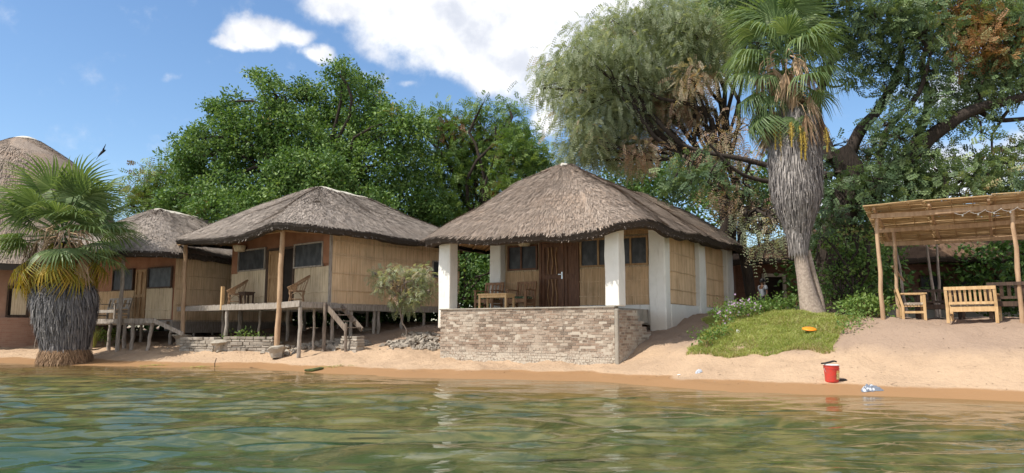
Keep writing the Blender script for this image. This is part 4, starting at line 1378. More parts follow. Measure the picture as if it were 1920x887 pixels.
# big dark tree on the right with its leaning trunk and long limbs
def dark_tree():
    Y = 25.5; r = np.random.default_rng(6)
    x = at(1572, 600, Y)[0]; zg = g1(x, Y)
    t = thing('spreading_tree', 'huge dark-limbed spreading tree behind the tall palm, its boughs reaching over the pergola', 'tree', (x, Y, zg), 0)
    tb = MB()
    def limb(pp, r0, r1, dy=0, k=9):
        pts = [np.array(at(px, py, Y + dy * i / (len(pp) - 1))) for i, (px, py) in enumerate(pp)]
        # resample smoothly
        P = np.array(pts); n = len(P); s = np.linspace(0, n - 1, n * 4)
        from_ = []
        for q in s:
            i = min(int(q), n - 2); f = q - i
            p0, p1, p2, p3 = P[max(i - 1, 0)], P[i], P[i + 1], P[min(i + 2, n - 1)]
            from_.append(.5 * ((2 * p1) + (-p0 + p2) * f + (2 * p0 - 5 * p1 + 4 * p2 - p3) * f * f + (-p0 + 3 * p1 - 3 * p2 + p3) * f ** 3))
        tb.tube(from_, np.linspace(r0, r1, len(from_)), k, wob=.06)
        return from_
    L1_ = limb([(1572, 640), (1572, 560), (1566, 480), (1575, 400), (1600, 340), (1570, 280)], .72, .42, k=14)
    ends = []
    for pp, a, b, dy in [([(1580, 420), (1640, 350), (1700, 300), (1760, 245), (1830, 205), (1925, 180), (2010, 150), (2080, 90)], .38, .05, -1.5),
                         ([(1575, 330), (1610, 250), (1650, 200), (1690, 120), (1680, 40)], .26, .08, 1),
                         ([(1700, 300), (1740, 200), (1730, 110), (1780, 30)], .18, .06, 1),
                         ([(1650, 330), (1660, 250), (1720, 180), (1745, 100)], .14, .05, -1),
                         ([(1830, 205), (1870, 225), (1925, 222)], .10, .07, -.5),
                         ([(1560, 330), (1480, 320), (1400, 300), (1320, 285), (1280, 270)], .15, .04, .8),
                         ([(1500, 330), (1440, 340), (1380, 320), (1330, 270)], .10, .04, -.6),
                         ([(1560, 300), (1530, 200), (1560, 110), (1540, 20)], .22, .07, 1.5),
                         ([(1640, 350), (1720, 370), (1800, 350), (1880, 330)], .12, .05, 1.5),
                         ([(1830, 205), (1850, 120), (1830, 40)], .12, .05, .5)]:
        ends.append(limb(pp, a, b, dy))
    blobs = [(1650, 110, 32, .3), (1640, 40, 55, .5), (1590, 20, 50, .5), (1700, 30, 55, .5), (1760, 30, 60, .5), (1820, 30, 60, 1.45), (1880, 20, 60, .6), (1920, 60, 60, .6), (1790, 90, 50, .6), (1850, 90, 55, 1.45), (1890, 130, 50, .4),
             (1760, 140, 45, .3), (1820, 160, 45, .5), (1700, 160, 36, .25), (1720, 210, 45, .25), (1660, 230, 30, .25), (1780, 210, 36, .3), (1860, 190, 32, .5), (1900, 165, 30, .5), (1650, 290, 34, .3), (1690, 260, 30, .3), (1740, 280, 36, .5),
             (1620, 330, 34, .25), (1700, 340, 40, .4), (1770, 330, 40, .5), (1830, 320, 42, .6), (1890, 310, 42, .6), (1740, 370, 36, .5), (1810, 370, 32, .6), (1880, 360, 36, .6), (1650, 390, 40, .2), (1600, 400, 40, .2), (1690, 400, 36, .3),
             (1560, 360, 34, .15), (1540, 300, 30, .2), (1500, 60, 50, .4), (1430, 80, 40, .4), (1540, 100, 36, .4), (1480, 20, 55, .4), (1400, 350, 24, .2), (1330, 330, 30, .2), (1290, 330, 34, .2), (1260, 350, 30, .2),
             (1700, -40, 80, .5), (1820, -50, 80, .5), (1560, -50, 80, .5), (1920, -40, 80, .5), (1840, 250, 20, .4), (1660, 170, 20, .3), (1580, 440, 40, .15), (1640, 430, 36, .2), (1960, 120, 60, .5), (2030, 130, 60, .5), (2080, 80, 60, .5), (2060, 200, 50, .5), (1980, 260, 50, .5), (1990, 340, 50, .5), (1600, 80, 50, .4), (1680, 90, 45, .4), (1730, 60, 50, .4), (1590, 150, 30, .3), (1880, 60, 50, 1.45), (1850, 130, 40, .4), (1910, 110, 45, .5), (1680, 300, 34, .3), (1720, 320, 40, .4), (1640, 340, 36, .2), (1860, 340, 44, .5), (1920, 300, 36, .5), (1750, 330, 40, .4), (1520, 40, 60, .4), (1450, 20, 60, .45), (1380, -10, 60, .5), (1560, 480, 40, .1), (1540, 420, 36, .1)]
    C, Tn, B = clumpify(blobs, Y, 42, r, yj=1.6, inner=.25)
    allp = np.array([p for e in ends for p in e] + list(L1_[10:]))
    for (c, Rm) in B:
        dd = np.linalg.norm(allp - c, axis=1); s = allp[dd.argmin()]
        pts = curve(s, c, .05, 5, r, .7); tb.tube(pts, np.linspace(.06, .03, 6), 5, cap=False)
        for k in range(6):
            tb.tube(curve(c, c + rand_unit(r, 1)[0] * Rm * r.uniform(.6, 1.1), .02, 4, r, .8), np.linspace(.025, .008, 5), 4, cap=False)
    for v in tb.v: v[:, 0] -= x; v[:, 1] -= Y
    tb.build('trunk', M['bark'], t, smooth=True)
    cb = MB(); sprays(cb, C, 6, .24, .42, r, Tn, droop=.15, pairs=7, lw=.028, ll=.13)
    for v in cb.v: v[:, 0] -= x; v[:, 1] -= Y
    cb.build('crown', M['leaf_blue'], t)
dark_tree()
# leafy bush by the palm foot
tree('leafy_bush', 'tall glossy green bush between the tall palm and the pergola', 'bush', 1590, 22.5, (1590, 560), .06,
     [(1590, 470, 30), (1565, 500, 34), (1610, 500, 34), (1590, 540, 40, .3), (1560, 560, 28, .25), (1625, 545, 30, .3), (1640, 490, 24), (1560, 455, 20, .7), (1630, 455, 20, .8), (1600, 440, 16, .8), (1620, 575, 26, .3)],
     'leaf_mid', 75, 'broad', seed=7, per=16, sig=.13, size=.12, yj=.5, trunkmat='bark', twig=3)
# undergrowth and trees farther back, each its own
BG = [(860, 27.5, [(900, 520, 34, .2), (880, 490, 28, .3), (910, 555, 28, .1), (870, 560, 30, .1), (930, 500, 26, .3)], 'dark shrub behind the empty left bay of the cottage veranda'),
      (1700, 35, [(1690, 480, 60, .2), (1740, 440, 50, .3), (1640, 450, 50, .2), (1690, 400, 50, .3)], 'dark leafy tree behind the front left post of the pergola'),
      (1830, 38, [(1820, 470, 55, .3), (1870, 440, 60, .4), (1780, 430, 50, .3), (1930, 460, 60, .4), (1860, 510, 40, .5)], 'green leafy tree seen under the pergola roof above the slatted sofa'),
      (1420, 39, [(1400, 380, 50, .2), (1450, 350, 60, .3), (1350, 400, 50, .2), (1500, 400, 60, .2), (1540, 350, 50, .2)], 'dark tree behind the long thatched building beside the tall palm trunk'),
      (1250, 42, [(1230, 350, 60, .2), (1290, 340, 60, .2), (1180, 330, 60, .3), (1330, 360, 50, .2)], 'dark tree low behind the right slope of the cottage roof'),
      (560, 34, [(440, 560, 60, .1), (520, 570, 60, .1), (600, 570, 60, .1), (680, 565, 60, .1)], 'dark bushes seen in the gap below the floor of the middle hut'),
      (800, 33, [(740, 560, 60, .1), (800, 550, 60, .1), (860, 540, 60, .1), (920, 530, 60, .1), (830, 500, 50, .1), (900, 470, 50, .1)], 'dark bushes filling the gap between the middle hut and the cottage'),
      (300, 37, [(180, 560, 60, .1), (260, 560, 60, .1), (340, 560, 60, .1), (400, 550, 60, .1)], 'dark bushes closing the gap below the hut next to the shaggy palm'),
      (1560, 27.5, [(1520, 520, 45, .1), (1560, 490, 45, .1), (1610, 530, 45, .1), (1650, 500, 45, .1), (1660, 550, 40, .1)], 'dark bushes in the shade behind the glossy bush by the palm foot'),
      (1800, 29.5, [(1790, 540, 35, .15), (1840, 500, 50, .2), (1890, 520, 50, .2), (1930, 480, 50, .2), (1880, 570, 30, .15), (1940, 560, 40, .1)], 'dark leafy shrub behind the slatted settee under the pergola'),
      (700, 44, [(640, 470, 80, .1), (760, 470, 80, .1), (560, 470, 80, .1), (860, 470, 80, .1), (480, 460, 80, .1)], 'dark bushy tree low behind the middle hut'),
      (1980, 30, [(1990, 420, 70, .3), (2050, 300, 90, .4), (2080, 450, 90, .3), (2150, 380, 100, .4)], 'dark tree beyond the right end of the pergola'),
      (-60, 44, [(-120, 420, 120, .3), (-20, 470, 90, .3), (-220, 450, 120, .3), (200, 480, 60, .2), (120, 450, 80, .2)], 'green tree behind the domed house at the far left')]
for i, (px, Y, bl, lab) in enumerate(BG):
    tree('bushy_tree' if i else 'bushy_shrub', lab, 'tree' if i else 'shrub', px, Y, (px, min(560, max(b[1] for b in bl) + 30)), .12 if i else .04, bl, 'leaf_dark', (60 if 'gap' in lab else 24) if i else 40, 'broad', seed=30 + i, per=18, sig=.34 if i else .2, size=.26 if i else .14, yj=1.5 if i else .4, twig=2,
         group=None)
# shrub in front of the middle hut's side wall
tree('feathery_shrub', 'thin young feathery shrub with dry pods in front of the middle hut side wall', 'shrub', 757, 24.2, (757, 560), .03,
     [(715, 520, 16, .9), (735, 512, 18, .9), (765, 512, 18, .8), (795, 510, 16, .8), (745, 535, 18, 1.5), (780, 535, 20, .7), (765, 560, 20, .6), (805, 545, 12, .7), (790, 565, 12, .6), (740, 558, 8, 1.6), (700, 512, 7, .9), (745, 560, 16, .6), (760, 575, 14, .5), (720, 535, 14, .8), (800, 530, 14, .8)],
     'leaf_pale', 170, 'feather', seed=50, per=5, sig=.10, length=.22, droop=.4, lw=.016, ll=.07, pairs=6, twig=4, yj=.15, trunkmat='palebark')

# ------------------------------------------------------------------ palms
def frond_mesh(r, pet=1.2, L=1.25, spread=125, K=30, droop=.35, tipdrop=.5, close=0.0):
    mb = MB()
    # petiole along +x, arching
    pts = []
    for i in range(7):
        f = i / 6; pts.append((pet * f, 0, -.10 * pet * f * f))
    mb.tube(pts, np.linspace(.035, .014, 7), 5, tint=.35)
    bx, bz = pts[-1][0], pts[-1][2]
    sp = R(spread)
    for k in range(K):
        a = -sp + 2 * sp * (k + .5) / K
        aw = a * (1 - close)
        da = 2 * sp / K * (1 - close)
        Lk = L * (1 - .28 * (abs(a) / sp) ** 2) * r.uniform(.92, 1.06)
        rows = [0.03, .28, .55, .8, 1.0]
        V = []
        tw = r.normal(0, .10)
        for q in rows:
            rr = Lk * q
            w = rr * math.tan(da / 2) if q <= .5 else (Lk * .5 * math.tan(da / 2)) * (1 - (q - .5) / .5) * .85 + .002
            aa = aw + tw * max(0, q - .5)
            cx, cy = rr * math.cos(aa), rr * math.sin(aa)
            z = -droop * rr * q * (.5 + .5 * abs(math.sin(aa))) - tipdrop * Lk * max(0, q - .55) ** 1.6 * r.uniform(.7, 1.4)
            shrink = 1 - .35 * max(0, q - .55) * tipdrop
            cx *= shrink; cy *= shrink
            nx, ny = -math.sin(aa), math.cos(aa)
            fold = w * .45
            V += [(bx + cx - nx * w, cy - ny * w, bz + z + fold), (bx + cx, cy, bz + z), (bx + cx + nx * w, cy + ny * w, bz + z + fold)]
        Fc = []
        for q in range(len(rows) - 1):
            Fc += [(q * 3, q * 3 + 1, q * 3 + 4, q * 3 + 3), (q * 3 + 1, q * 3 + 2, q * 3 + 5, q * 3 + 4)]
        mb.add(V, Fc, np.clip(r.normal(.5, .16), 0, .98))
        # split thread at the tip
    return mb


def skirt(mb, r, axis, prof, n, lmin=.35, lmax=.8, lean=.05, w=.012):
    """hanging dead frond strips round the trunk. axis(f)->centre, prof(f)->radius, f 0 bottom..1 top"""
    f = r.uniform(0, 1, n); a = r.uniform(0, 2 * math.pi, n)
    f2 = np.maximum(0, f)
    c = np.array([axis(q) for q in f2]); rad = np.array([prof(q) for q in f2]) * r.uniform(.84, 1.04, n)
    o = np.column_stack([np.cos(a), np.sin(a), 0 * a]); tg = np.column_stack([-np.sin(a), np.cos(a), 0 * a])
    A = c + o * rad[:, None]
    ln = r.uniform(lmin, lmax, n)
    f3 = f2 - ln / np.linalg.norm(axis(1) - axis(0))
    c3 = np.array([axis(q) for q in f3]); rad3 = np.array([prof(max(q, 0)) for q in f3]) * r.uniform(.86, 1.03, n) + r.uniform(0, lean, n)
    a3 = a + r.normal(0, .05, n)
    Bq = c3 + np.column_stack([np.cos(a3), np.sin(a3), 0 * a]) * rad3[:, None]
    Mid = (A + Bq) / 2 + o * r.uniform(.0, .05, n)[:, None]
    ww = (w * r.uniform(.5, 1.6, n))[:, None]
    v = np.stack([A - tg * ww, A + tg * ww, Mid - tg * ww, Mid + tg * ww, Bq - tg * ww * .3, Bq + tg * ww * .3], 1).reshape(-1, 3)
    b = np.arange(n) * 6
    Fq = np.concatenate([np.stack([b, b + 1, b + 3, b + 2], 1), np.stack([b + 2, b + 3, b + 5, b + 4], 1)])
    t = np.clip(r.normal(.5, .24, n), 0, 1)
    mb.add(v, Fq, np.concatenate([t, t]))


def hanging_dead(r, L=.9, n=26, w=.4):
    """one dead frond: stalk bent down and a closed, shredded fan"""
    mb = MB()
    mb.tube([(0, 0, 0), (.25, 0, -.02), (.42, 0, -.22), (.48, 0, -.5)], [.025, .02, .016, .012], 5, tint=.6)
    for k in range(n):
        a = r.uniform(-1, 1); dx = r.normal(0, .05)
        l_ = L * r.uniform(.5, 1.1)
        p0 = np.array((.48, 0, -.5)); p1 = p0 + np.array((dx, a * w * .3, -l_ * .45)); p2 = p1 + np.array((r.normal(0, .07), a * w * .12 + r.normal(0, .05), -l_ * .55))
        s = np.array((r.uniform(-.5, .5), 1, 0)) * r.uniform(.008, .022)
        mb.add([p0 - s * .5, p0 + s * .5, p1 - s, p1 + s, p2 - s * .2, p2 + s * .2], [(0, 1, 3, 2), (2, 3, 5, 4)], np.clip(r.normal(.55, .25), 0, 1))
    return mb


def place(par, src, name, loc, yaw, elev, roll=0, sc=1.0):
    o = src.copy(); COL.objects.link(o); o.parent = par; o.name = name
    o.location = loc
    o.rotation_euler = (roll, -elev, yaw)
    o.scale = (sc, sc, sc)
    return o


def palm_crown(par, base, r, protos, spec):
    """spec rows: (which prototype list, count, elev lo, elev hi, scale, dz)"""
    first = set()
    for (key, name, cnt, e0, e1, s0, s1, dz0, dz1, rad) in spec:
        for i in range(cnt):
            src = protos[key][i % len(protos[key])]
            yaw = 2 * math.pi * (i * .382 + r.uniform(-.05, .05)) + .7
            el = R(r.uniform(e0, e1)); dz = r.uniform(dz0, dz1)
            loc = (base[0] + rad * math.cos(yaw), base[1] + rad * math.sin(yaw), base[2] + dz)
            if id(src) not in first:
                first.add(id(src)); o = src; o.parent = par; o.name = name; o.location = loc; o.rotation_euler = (0, -el, yaw); s = r.uniform(s0, s1); o.scale = (s, s, s)
            else:
                place(par, src, name, loc, yaw, el, r.normal(0, .2), r.uniform(s0, s1))


# near palm standing in the shallows
def near_palm():
    r = np.random.default_rng(77)
    q_ = hit(121, 684); Y = q_.y + .5; x = at(121, 684, Y)[0]; zg = g1(x, Y)
    t = thing('fan_palm', 'short shaggy fan palm at the waterline, trunk wrapped in grey dead fronds', 'palm', (x, Y, zg - .02), 0)
    k = zg - .02
    zz = lambda py: EYE + pix(0, py)[1] * Y - k
    xx = lambda px, py: at(px, py, Y)[0] - x
    top = np.array((xx(118, 450), 0, zz(455)))
    tb = MB(); tb.tube([(0, 0, -.4), (0, 0, .3), (xx(123, 600), 0, zz(600)), tuple(top)], [.5, .42, .36, .26], 16, wob=.05); tb.build('trunk', M['bark'], None, smooth=True).parent = t
    ax = lambda f: np.array((xx(122, 650) * (1 - f) + xx(123, 500) * f, 0, zz(655) + (zz(520) - zz(655)) * f))
    pr = lambda f: float(np.interp(f, [0, .12, .35, .65, .85, 1.0], [.58, .70, .86, .98, .95, .55]))
    sb = MB(); n = 26
    V = [tuple(ax(i / 11) + np.array((pr(i / 11) * .86 * math.cos(2 * math.pi * j / n), pr(i / 11) * .86 * math.sin(2 * math.pi * j / n), 0))) for i in range(12) for j in range(n)]
    sb.add(V, [(i * n + j, i * n + (j + 1) % n, (i + 1) * n + (j + 1) % n, (i + 1) * n + j) for i in range(11) for j in range(n)], .1)
    skirt(sb, r, ax, pr, 9000, .3, .8, .16, .015)
    sb.build('dead_frond_skirt', M['skirt'], None).parent = t
    rb = MB()
    rb.lathe([(.66, -.2), (.74, .08), (.72, .40), (.58, .58), (.3, .64)], (0, 0, 0), 30, .2)
    n = 5200; a = r.uniform(0, 2 * math.pi, n); z = r.uniform(.02, .62, n)
    rad = np.interp(z, [0, .1, .42, .62], [.76, .79, .76, .50]) * r.uniform(.92, 1.05, n)
    o = np.column_stack([np.cos(a), np.sin(a), 0 * a]); tg = np.column_stack([-np.sin(a), np.cos(a), 0 * a])
    A = o * rad[:, None]; A[:, 2] = z
    Bq = A + o * r.uniform(-.02, .08, n)[:, None] + tg * r.normal(0, .05, n)[:, None]; Bq[:, 2] -= r.uniform(.08, .26, n)
    w_ = r.uniform(.004, .009, n)[:, None]
    rb.add(np.stack([A - tg * w_, A + tg * w_, Bq + tg * w_, Bq - tg * w_], 1).reshape(-1, 3), np.arange(n * 4).reshape(-1, 4), np.clip(r.normal(.5, .25, n), 0, 1))
    rb.build('root_mass', M['roots'], None).parent = t
    P_ = {'g': [frond_mesh(r, 1.15, 1.35, 118, 30, .28, .55).build('frond', M['frond'], None) for _ in range(4)],
          'y': [frond_mesh(r, .95, 1.1, 115, 26, .5, .8, .1).build('yellowing_frond', M['frond_yellow'], None) for _ in range(3)],
          'd': [hanging_dead(r, 1.1, 34, .55).build('dead_frond', M['deadfrond'], None) for _ in range(3)]}
    palm_crown(t, (top[0], 0, top[2] + .25), r, P_, [('g', 'frond', 12, 38, 80, .95, 1.12, .25, .5, .1), ('g', 'frond', 17, 2, 42, .9, 1.08, .0, .3, .18), ('g', 'frond', 10, -30, 0, .82, 1.0, -.35, 0, .22),
                                                      ('y', 'yellowing_frond', 16, -62, -32, .85, 1.05, -.65, -.25, .3), ('d', 'dead_frond', 44, -32, 14, .8, 1.35, -.35, .6, .3)])
near_palm()


def tall_palm():
    r = np.random.default_rng(78)
    Y = 20.8; x = at(1521, 578, Y)[0]; zg = g1(x, Y)
    t = thing('tall_fan_palm', 'tall fan palm with bare lower trunk, right of the white-columned cottage', 'palm', (x, Y, zg), 0)
    zz = lambda py: EYE + pix(0, py)[1] * Y - zg
    xx = lambda px, py: at(px, py, Y)[0] - x
    pts = [(xx(1524, 600), 0, -.35), (xx(1523, 580), 0, 0.02), (xx(1514, 555), 0, zz(555)), (xx(1508, 520), 0, zz(520)), (xx(1501, 480), 0, zz(480)), (xx(1494, 440), 0, zz(440)), (xx(1487, 380), 0, zz(380)), (xx(1482, 250), 0, zz(250)), (xx(1478, 150), 0, zz(150))]
    tb = MB(); tb.tube(pts, [.40, .33, .25, .20, .18, .175, .20, .26, .22], 16, wob=.04)
    tb.tube([(xx(1546, 595), .1, -.2), (xx(1541, 565), .1, zz(560)), (xx(1528, 520), .05, zz(520)), (xx(1515, 470), 0, zz(470))], [.12, .10, .09, .07], 8)
    tb.tube([(xx(1478, 435), -.12, zz(432)), (xx(1488, 462), -.14, zz(462)), (xx(1501, 485), -.08, zz(485))], [.07, .06, .03], 7)
    tb.build('trunk', M['palmbark'], None, smooth=True).parent = t
    ax = lambda f: np.array((xx(1496 * (1 - f) + 1487 * f, 440 * (1 - f) + 200 * f), 0, zz(448) + (zz(205) - zz(448)) * f))
    pr = lambda f: float(np.interp(f, [-.2, 0, .1, .3, .6, .85, 1.0], [.17, .20, .36, .66, .72, .66, .45]))
    sb = MB(); n = 24
    V = [tuple(ax(i / 13) + np.array((pr(i / 13) * .84 * math.cos(2 * math.pi * j / n), pr(i / 13) * .84 * math.sin(2 * math.pi * j / n), 0))) for i in range(14) for j in range(n)]
    sb.add(V, [(i * n + j, i * n + (j + 1) % n, (i + 1) * n + (j + 1) % n, (i + 1) * n + j) for i in range(13) for j in range(n)], .1)
    skirt(sb, r, ax, pr, 12000, .25, .65, .10, .013)
    sb.build('dead_frond_skirt', M['skirt_pale'], None).parent = t
    P_ = {'g': [frond_mesh(r, .85, 1.12, 105, 28, .45, 1.15).build('frond', M['frond'], None) for _ in range(4)],
          'd': [hanging_dead(r, 1.0, 34, .5).build('dead_frond', M['deadfrond'], None) for _ in range(3)]}
    base = (xx(1469, 140), 0, zz(140))
    palm_crown(t, base, r, P_, [('g', 'frond', 10, 45, 85, 1.0, 1.2, .5, 1.2, .08), ('g', 'frond', 13, 5, 50, .9, 1.1, .2, .9, .12), ('g', 'frond', 12, -35, 5, .8, 1.0, -.6, .3, .2),
                                ('g', 'frond', 10, -65, -35, .75, .95, -1.1, -.2, .25), ('d', 'dead_frond', 44, -30, 20, .7, 1.2, -1.1, .7, .30)])
    # hanging flower stalks
    for i, (px, py, l_) in enumerate(((1441, 225, 1.0), (1451, 240, 1.1), (1480, 250, .95), (1487, 262, .8), (1462, 245, .7), (1525, 255, .7))):
        m_ = MB(); cx = xx(px, py); z0 = zz(py); yy = -.72 - .03 * i if px > 1455 else -.45
        m_.tube([(cx, yy, z0), (cx + .01, yy - .03, z0 - l_ * .5), (cx - .02, yy - .02, z0 - l_)], [.03, .025, .01], 5)
        n = 420; zq = r.uniform(0, 1, n); a = r.uniform(0, 6.28, n); rr = .075 * np.sin(np.clip(zq * 1.1 + .12, 0, 1) * math.pi) * r.uniform(.4, 1.3, n)
        A = np.column_stack([cx + rr * np.cos(a), yy - .02 + rr * np.sin(a), z0 - zq * l_]); B_ = A + rand_unit(r, n) * .03; C_ = A + rand_unit(r, n) * .03
        m_.add(np.stack([A, B_, C_], 1).reshape(-1, 3), np.arange(n * 3).reshape(-1, 3), r.uniform(0, 1, n))
        m_.build('flower_stalk', M['flowerstalk'], None).parent = t
M['flowerstalk'] = strawmat('flower_stalk', [(.20, .12, .03), (.42, .30, .06), (.55, .42, .12)])
tall_palm()

# ------------------------------------------------------------------ grass mound and ground plants
def inpoly(x, y, poly):
    c = np.zeros(len(x), bool); n = len(poly); j = n - 1
    for i in range(n):
        xi, yi = poly[i]; xj, yj = poly[j]
        hit = ((yi > y) != (yj > y)) & (x < (xj - xi) * (y - yi) / (yj - yi + 1e-12) + xi)
        c ^= hit; j = i
    return c
GR = [(4.2, 17.7), (5.0, 17.15), (6.0, 16.55), (7.0, 16.15), (7.4, 16.5), (7.8, 17.3), (8.6, 18.0), (9.3, 19.2), (9.5, 22), (8.4, 24.5), (6.6, 24.5), (5.9, 21.5), (5.1, 19.4), (4.35, 17.9)]
def grass():
    r = np.random.default_rng(90); N = 210000
    x = r.uniform(3.9, 9.8, N); y = r.uniform(15, 24.6, N)
    jx = (vnoise(x * 2.2, y * 2.2, 40) - .5) * .5; jy = (vnoise(x * 2.2, y * 2.2, 41) - .5) * .5
    k = inpoly(x + jx, y + jy, GR); x = x[k]; y = y[k]; n = len(x)
    z = gz(x, y)
    mound = .07 * vnoise(x * 1.7, y * 1.7, 44)
    z = z - .015
    p = np.column_stack([x, y, z])
    tuft = vnoise(x * 5, y * 5, 42); h = (.03 + .07 * tuft) * r.uniform(.6, 1.3, n) + mound
    dry = vnoise(x * 1.1 + 3, y * 1.6, 43)
    front = np.clip((18.4 - y) / 1.8, 0, 1)
    a = r.uniform(0, 6.28, n); d = np.column_stack([np.cos(a), np.sin(a), 0 * a])
    w = r.uniform(.004, .009, n)[:, None]; ln = r.uniform(.2, 1.0, n)[:, None]
    lean = norm(np.column_stack([r.normal(0, 1, n), r.normal(-.3, 1, n), 0 * a])) * h[:, None] * ln
    mid = p + lean * .4; mid[:, 2] += h * .65; tip = p + lean; tip[:, 2] += h
    v = np.stack([p - d * w, p + d * w, mid + d * w * .8, mid - d * w * .8, tip], 1).reshape(-1, 3)
    b = np.arange(n) * 5
    t = np.clip(.3 + .5 * tuft + r.normal(0, .2, n), 0, .98)
    t = np.where(r.uniform(size=n) < .10 + .40 * front * (dry > .4) + .15 * (dry > .62), r.uniform(1.3, 1.9, n), t)
    m_ = MB(); m_.add(v, np.stack([b, b + 1, b + 2, b + 3], 1), t); 
    v2 = np.stack([mid + d * w * .8, mid - d * w * .8, tip], 1).reshape(-1, 3)
    m_.add(v2, np.arange(n * 3).reshape(-1, 3), t)
    tag(m_.build('grass', M['grass']), kind='stuff', label='turf growing over the mound by the tall palm')
grass()

def bushlet(name, label, cat, pts, leaf, per, sig, size, r, h=.3, group=None, flowers=None, tint=.5, asp=.6, nper=1):
    """low plant: stems and leaves round points on the ground (world x, y)"""
    cx = sum(p[0] for p in pts) / len(pts); cy = sum(p[1] for p in pts) / len(pts); zb = g1(cx, cy)
    t = thing(name, label, cat, (cx, cy, zb), 0, group)
    st = MB(); lf = MB(); C = []
    for (px, py, hh) in pts:
        zg = g1(px, py) - zb
        for _ in range(nper):
            e = np.array((px - cx + r.normal(0, .12), py - cy + r.normal(0, .10), zg + hh * r.uniform(.5, 1)))
            st.tube(curve((px - cx, py - cy, zg - .03), e, 0, 3, r, .4), [.008, .007, .005, .003], 4, cap=False); C.append(e)
    C = np.array(C)
    leaves(lf, C, per, sig, size, r, np.full(len(C), tint), asp=asp, up=.8)
    st.build('stem', M['bamboo'], None).parent = t
    lf.build('foliage', M[leaf], None).parent = t
    if flowers:
        fb = MB(); n = flowers
        c = C[r.integers(0, len(C), n)] + r.normal(size=(n, 3)) * sig * .9; c[:, 2] += .05
        for k in range(5):
            a = 2 * math.pi * k / 5; d = np.array((math.cos(a), -.4 * 1, math.sin(a))) * .022; q = np.array((-math.sin(a), 0, math.cos(a))) * .012
            fb.add(np.stack([c, c + d + q, c + d * 1.3, c + d - q], 1).reshape(-1, 3), np.arange(n * 4).reshape(-1, 4), .5)
        fb.build('flowers', M['flower'], None).parent = t
    return t
M['flower'] = simple('mauve_petals', (.50, .32, .50), (.66, .50, .66), 5, rough=.6, bump=0)
rr_ = np.random.default_rng(91)
def line(px0, px1, py, Y0, Y1, n, h):
    o = []
    for i in range(n):
        f = (i + .5) / n; Y = Y0 + (Y1 - Y0) * f + rr_.normal(0, .12); px = px0 + (px1 - px0) * f
        o.append((at(px, py, Y)[0], Y, h * rr_.uniform(.7, 1.2)))
    return o
bushlet('flowering_bush', 'low bush of mauve flowers at the top of the grass beside the cottage corner', 'bush', line(1345, 1415, 590, 19.3, 21.3, 9, .42), 'leaf_mid', 34, .13, .075, rr_, flowers=90, nper=4, tint=.6)
bushlet('flowering_bush', 'leafy green bush between the mauve flowers and the palm foot', 'bush', line(1415, 1495, 585, 21.2, 22.4, 10, .40), 'leaf_mid', 34, .14, .085, rr_, nper=4, tint=.5)
bushlet('leafy_plant', 'small leafy plant at the left foot of the grass mound near the cottage corner', 'plant', line(1318, 1350, 605, 18.0, 18.8, 4, .34), 'leaf_mid', 26, .11, .08, rr_, nper=3, tint=.55)
bushlet('leafy_plant', 'bright leafy plants at the edge of the sand left of the pergola', 'plant', line(1600, 1655, 585, 18.3, 18.0, 8, .38), 'leaf_mid', 34, .12, .10, rr_, nper=4, tint=.75)
bushlet('creeping_plant', 'trailing plant running down the right edge of the grass mound', 'plant', line(1588, 1605, 610, 16.8, 17.8, 5, .16), 'leaf_mid', 24, .10, .07, rr_, nper=3, tint=.7)
bushlet('leafy_plant', 'leafy plants growing in the shade under the middle hut deck', 'plant', line(430, 505, 600, 25.2, 25.0, 6, .5), 'leaf_mid', 22, .14, .10, rr_, nper=3, tint=.7)
bushlet('leafy_plant', 'green plants under the floor of the hut behind the palm', 'plant', line(190, 215, 620, 29.0, 29.5, 4, .5), 'leaf_mid', 24, .16, .12, rr_, nper=3, tint=.8)
def tuft(name, label, cat, x, y, n, h, r, tint=.8):
    zb = g1(x, y); m_ = MB()
    for _ in range(n):
        a = r.uniform(0, 6.28); l_ = h * r.uniform(.5, 1.1); o = np.array((math.cos(a), math.sin(a), 0)); le = r.uniform(.1, .5)
        s = np.array((-math.sin(a), math.cos(a), 0)) * .012
        b = o * r.uniform(0, .1); p1 = b + o * l_ * le * .4 + np.array((0, 0, l_ * .6)); p2 = b + o * l_ * le + np.array((0, 0, l_))
        m_.add([b - s, b + s, p1 - s * .8, p1 + s * .8, p2 - s * .1, p2 + s * .1], [(0, 1, 3, 2), (2, 3, 5, 4)], np.clip(r.normal(tint, .1), 0, 1))
    o = m_.build(name, M['grass']); o.location = (x, y, zb - .02); return tag(o, label, cat)
p = hit(173, 652); tuft('grass_tuft', 'tall green grass tuft on the beach just right of the shaggy palm', 'grass tuft', p[0], p[1], 160, .75, rr_)
for px, Y, h in ((1608, 17.3, .14),): pass
# ------------------------------------------------------------------ furniture
def sub(name, mb, matl, par, **kw):
    o = mb.build(name, M[matl] if isinstance(matl, str) else matl, None, **kw); o.parent = par; return o


def mk(name, label, cat, loc, rz=0, group=None):
    return thing(name, label, cat, loc, rz, group, absz=False)


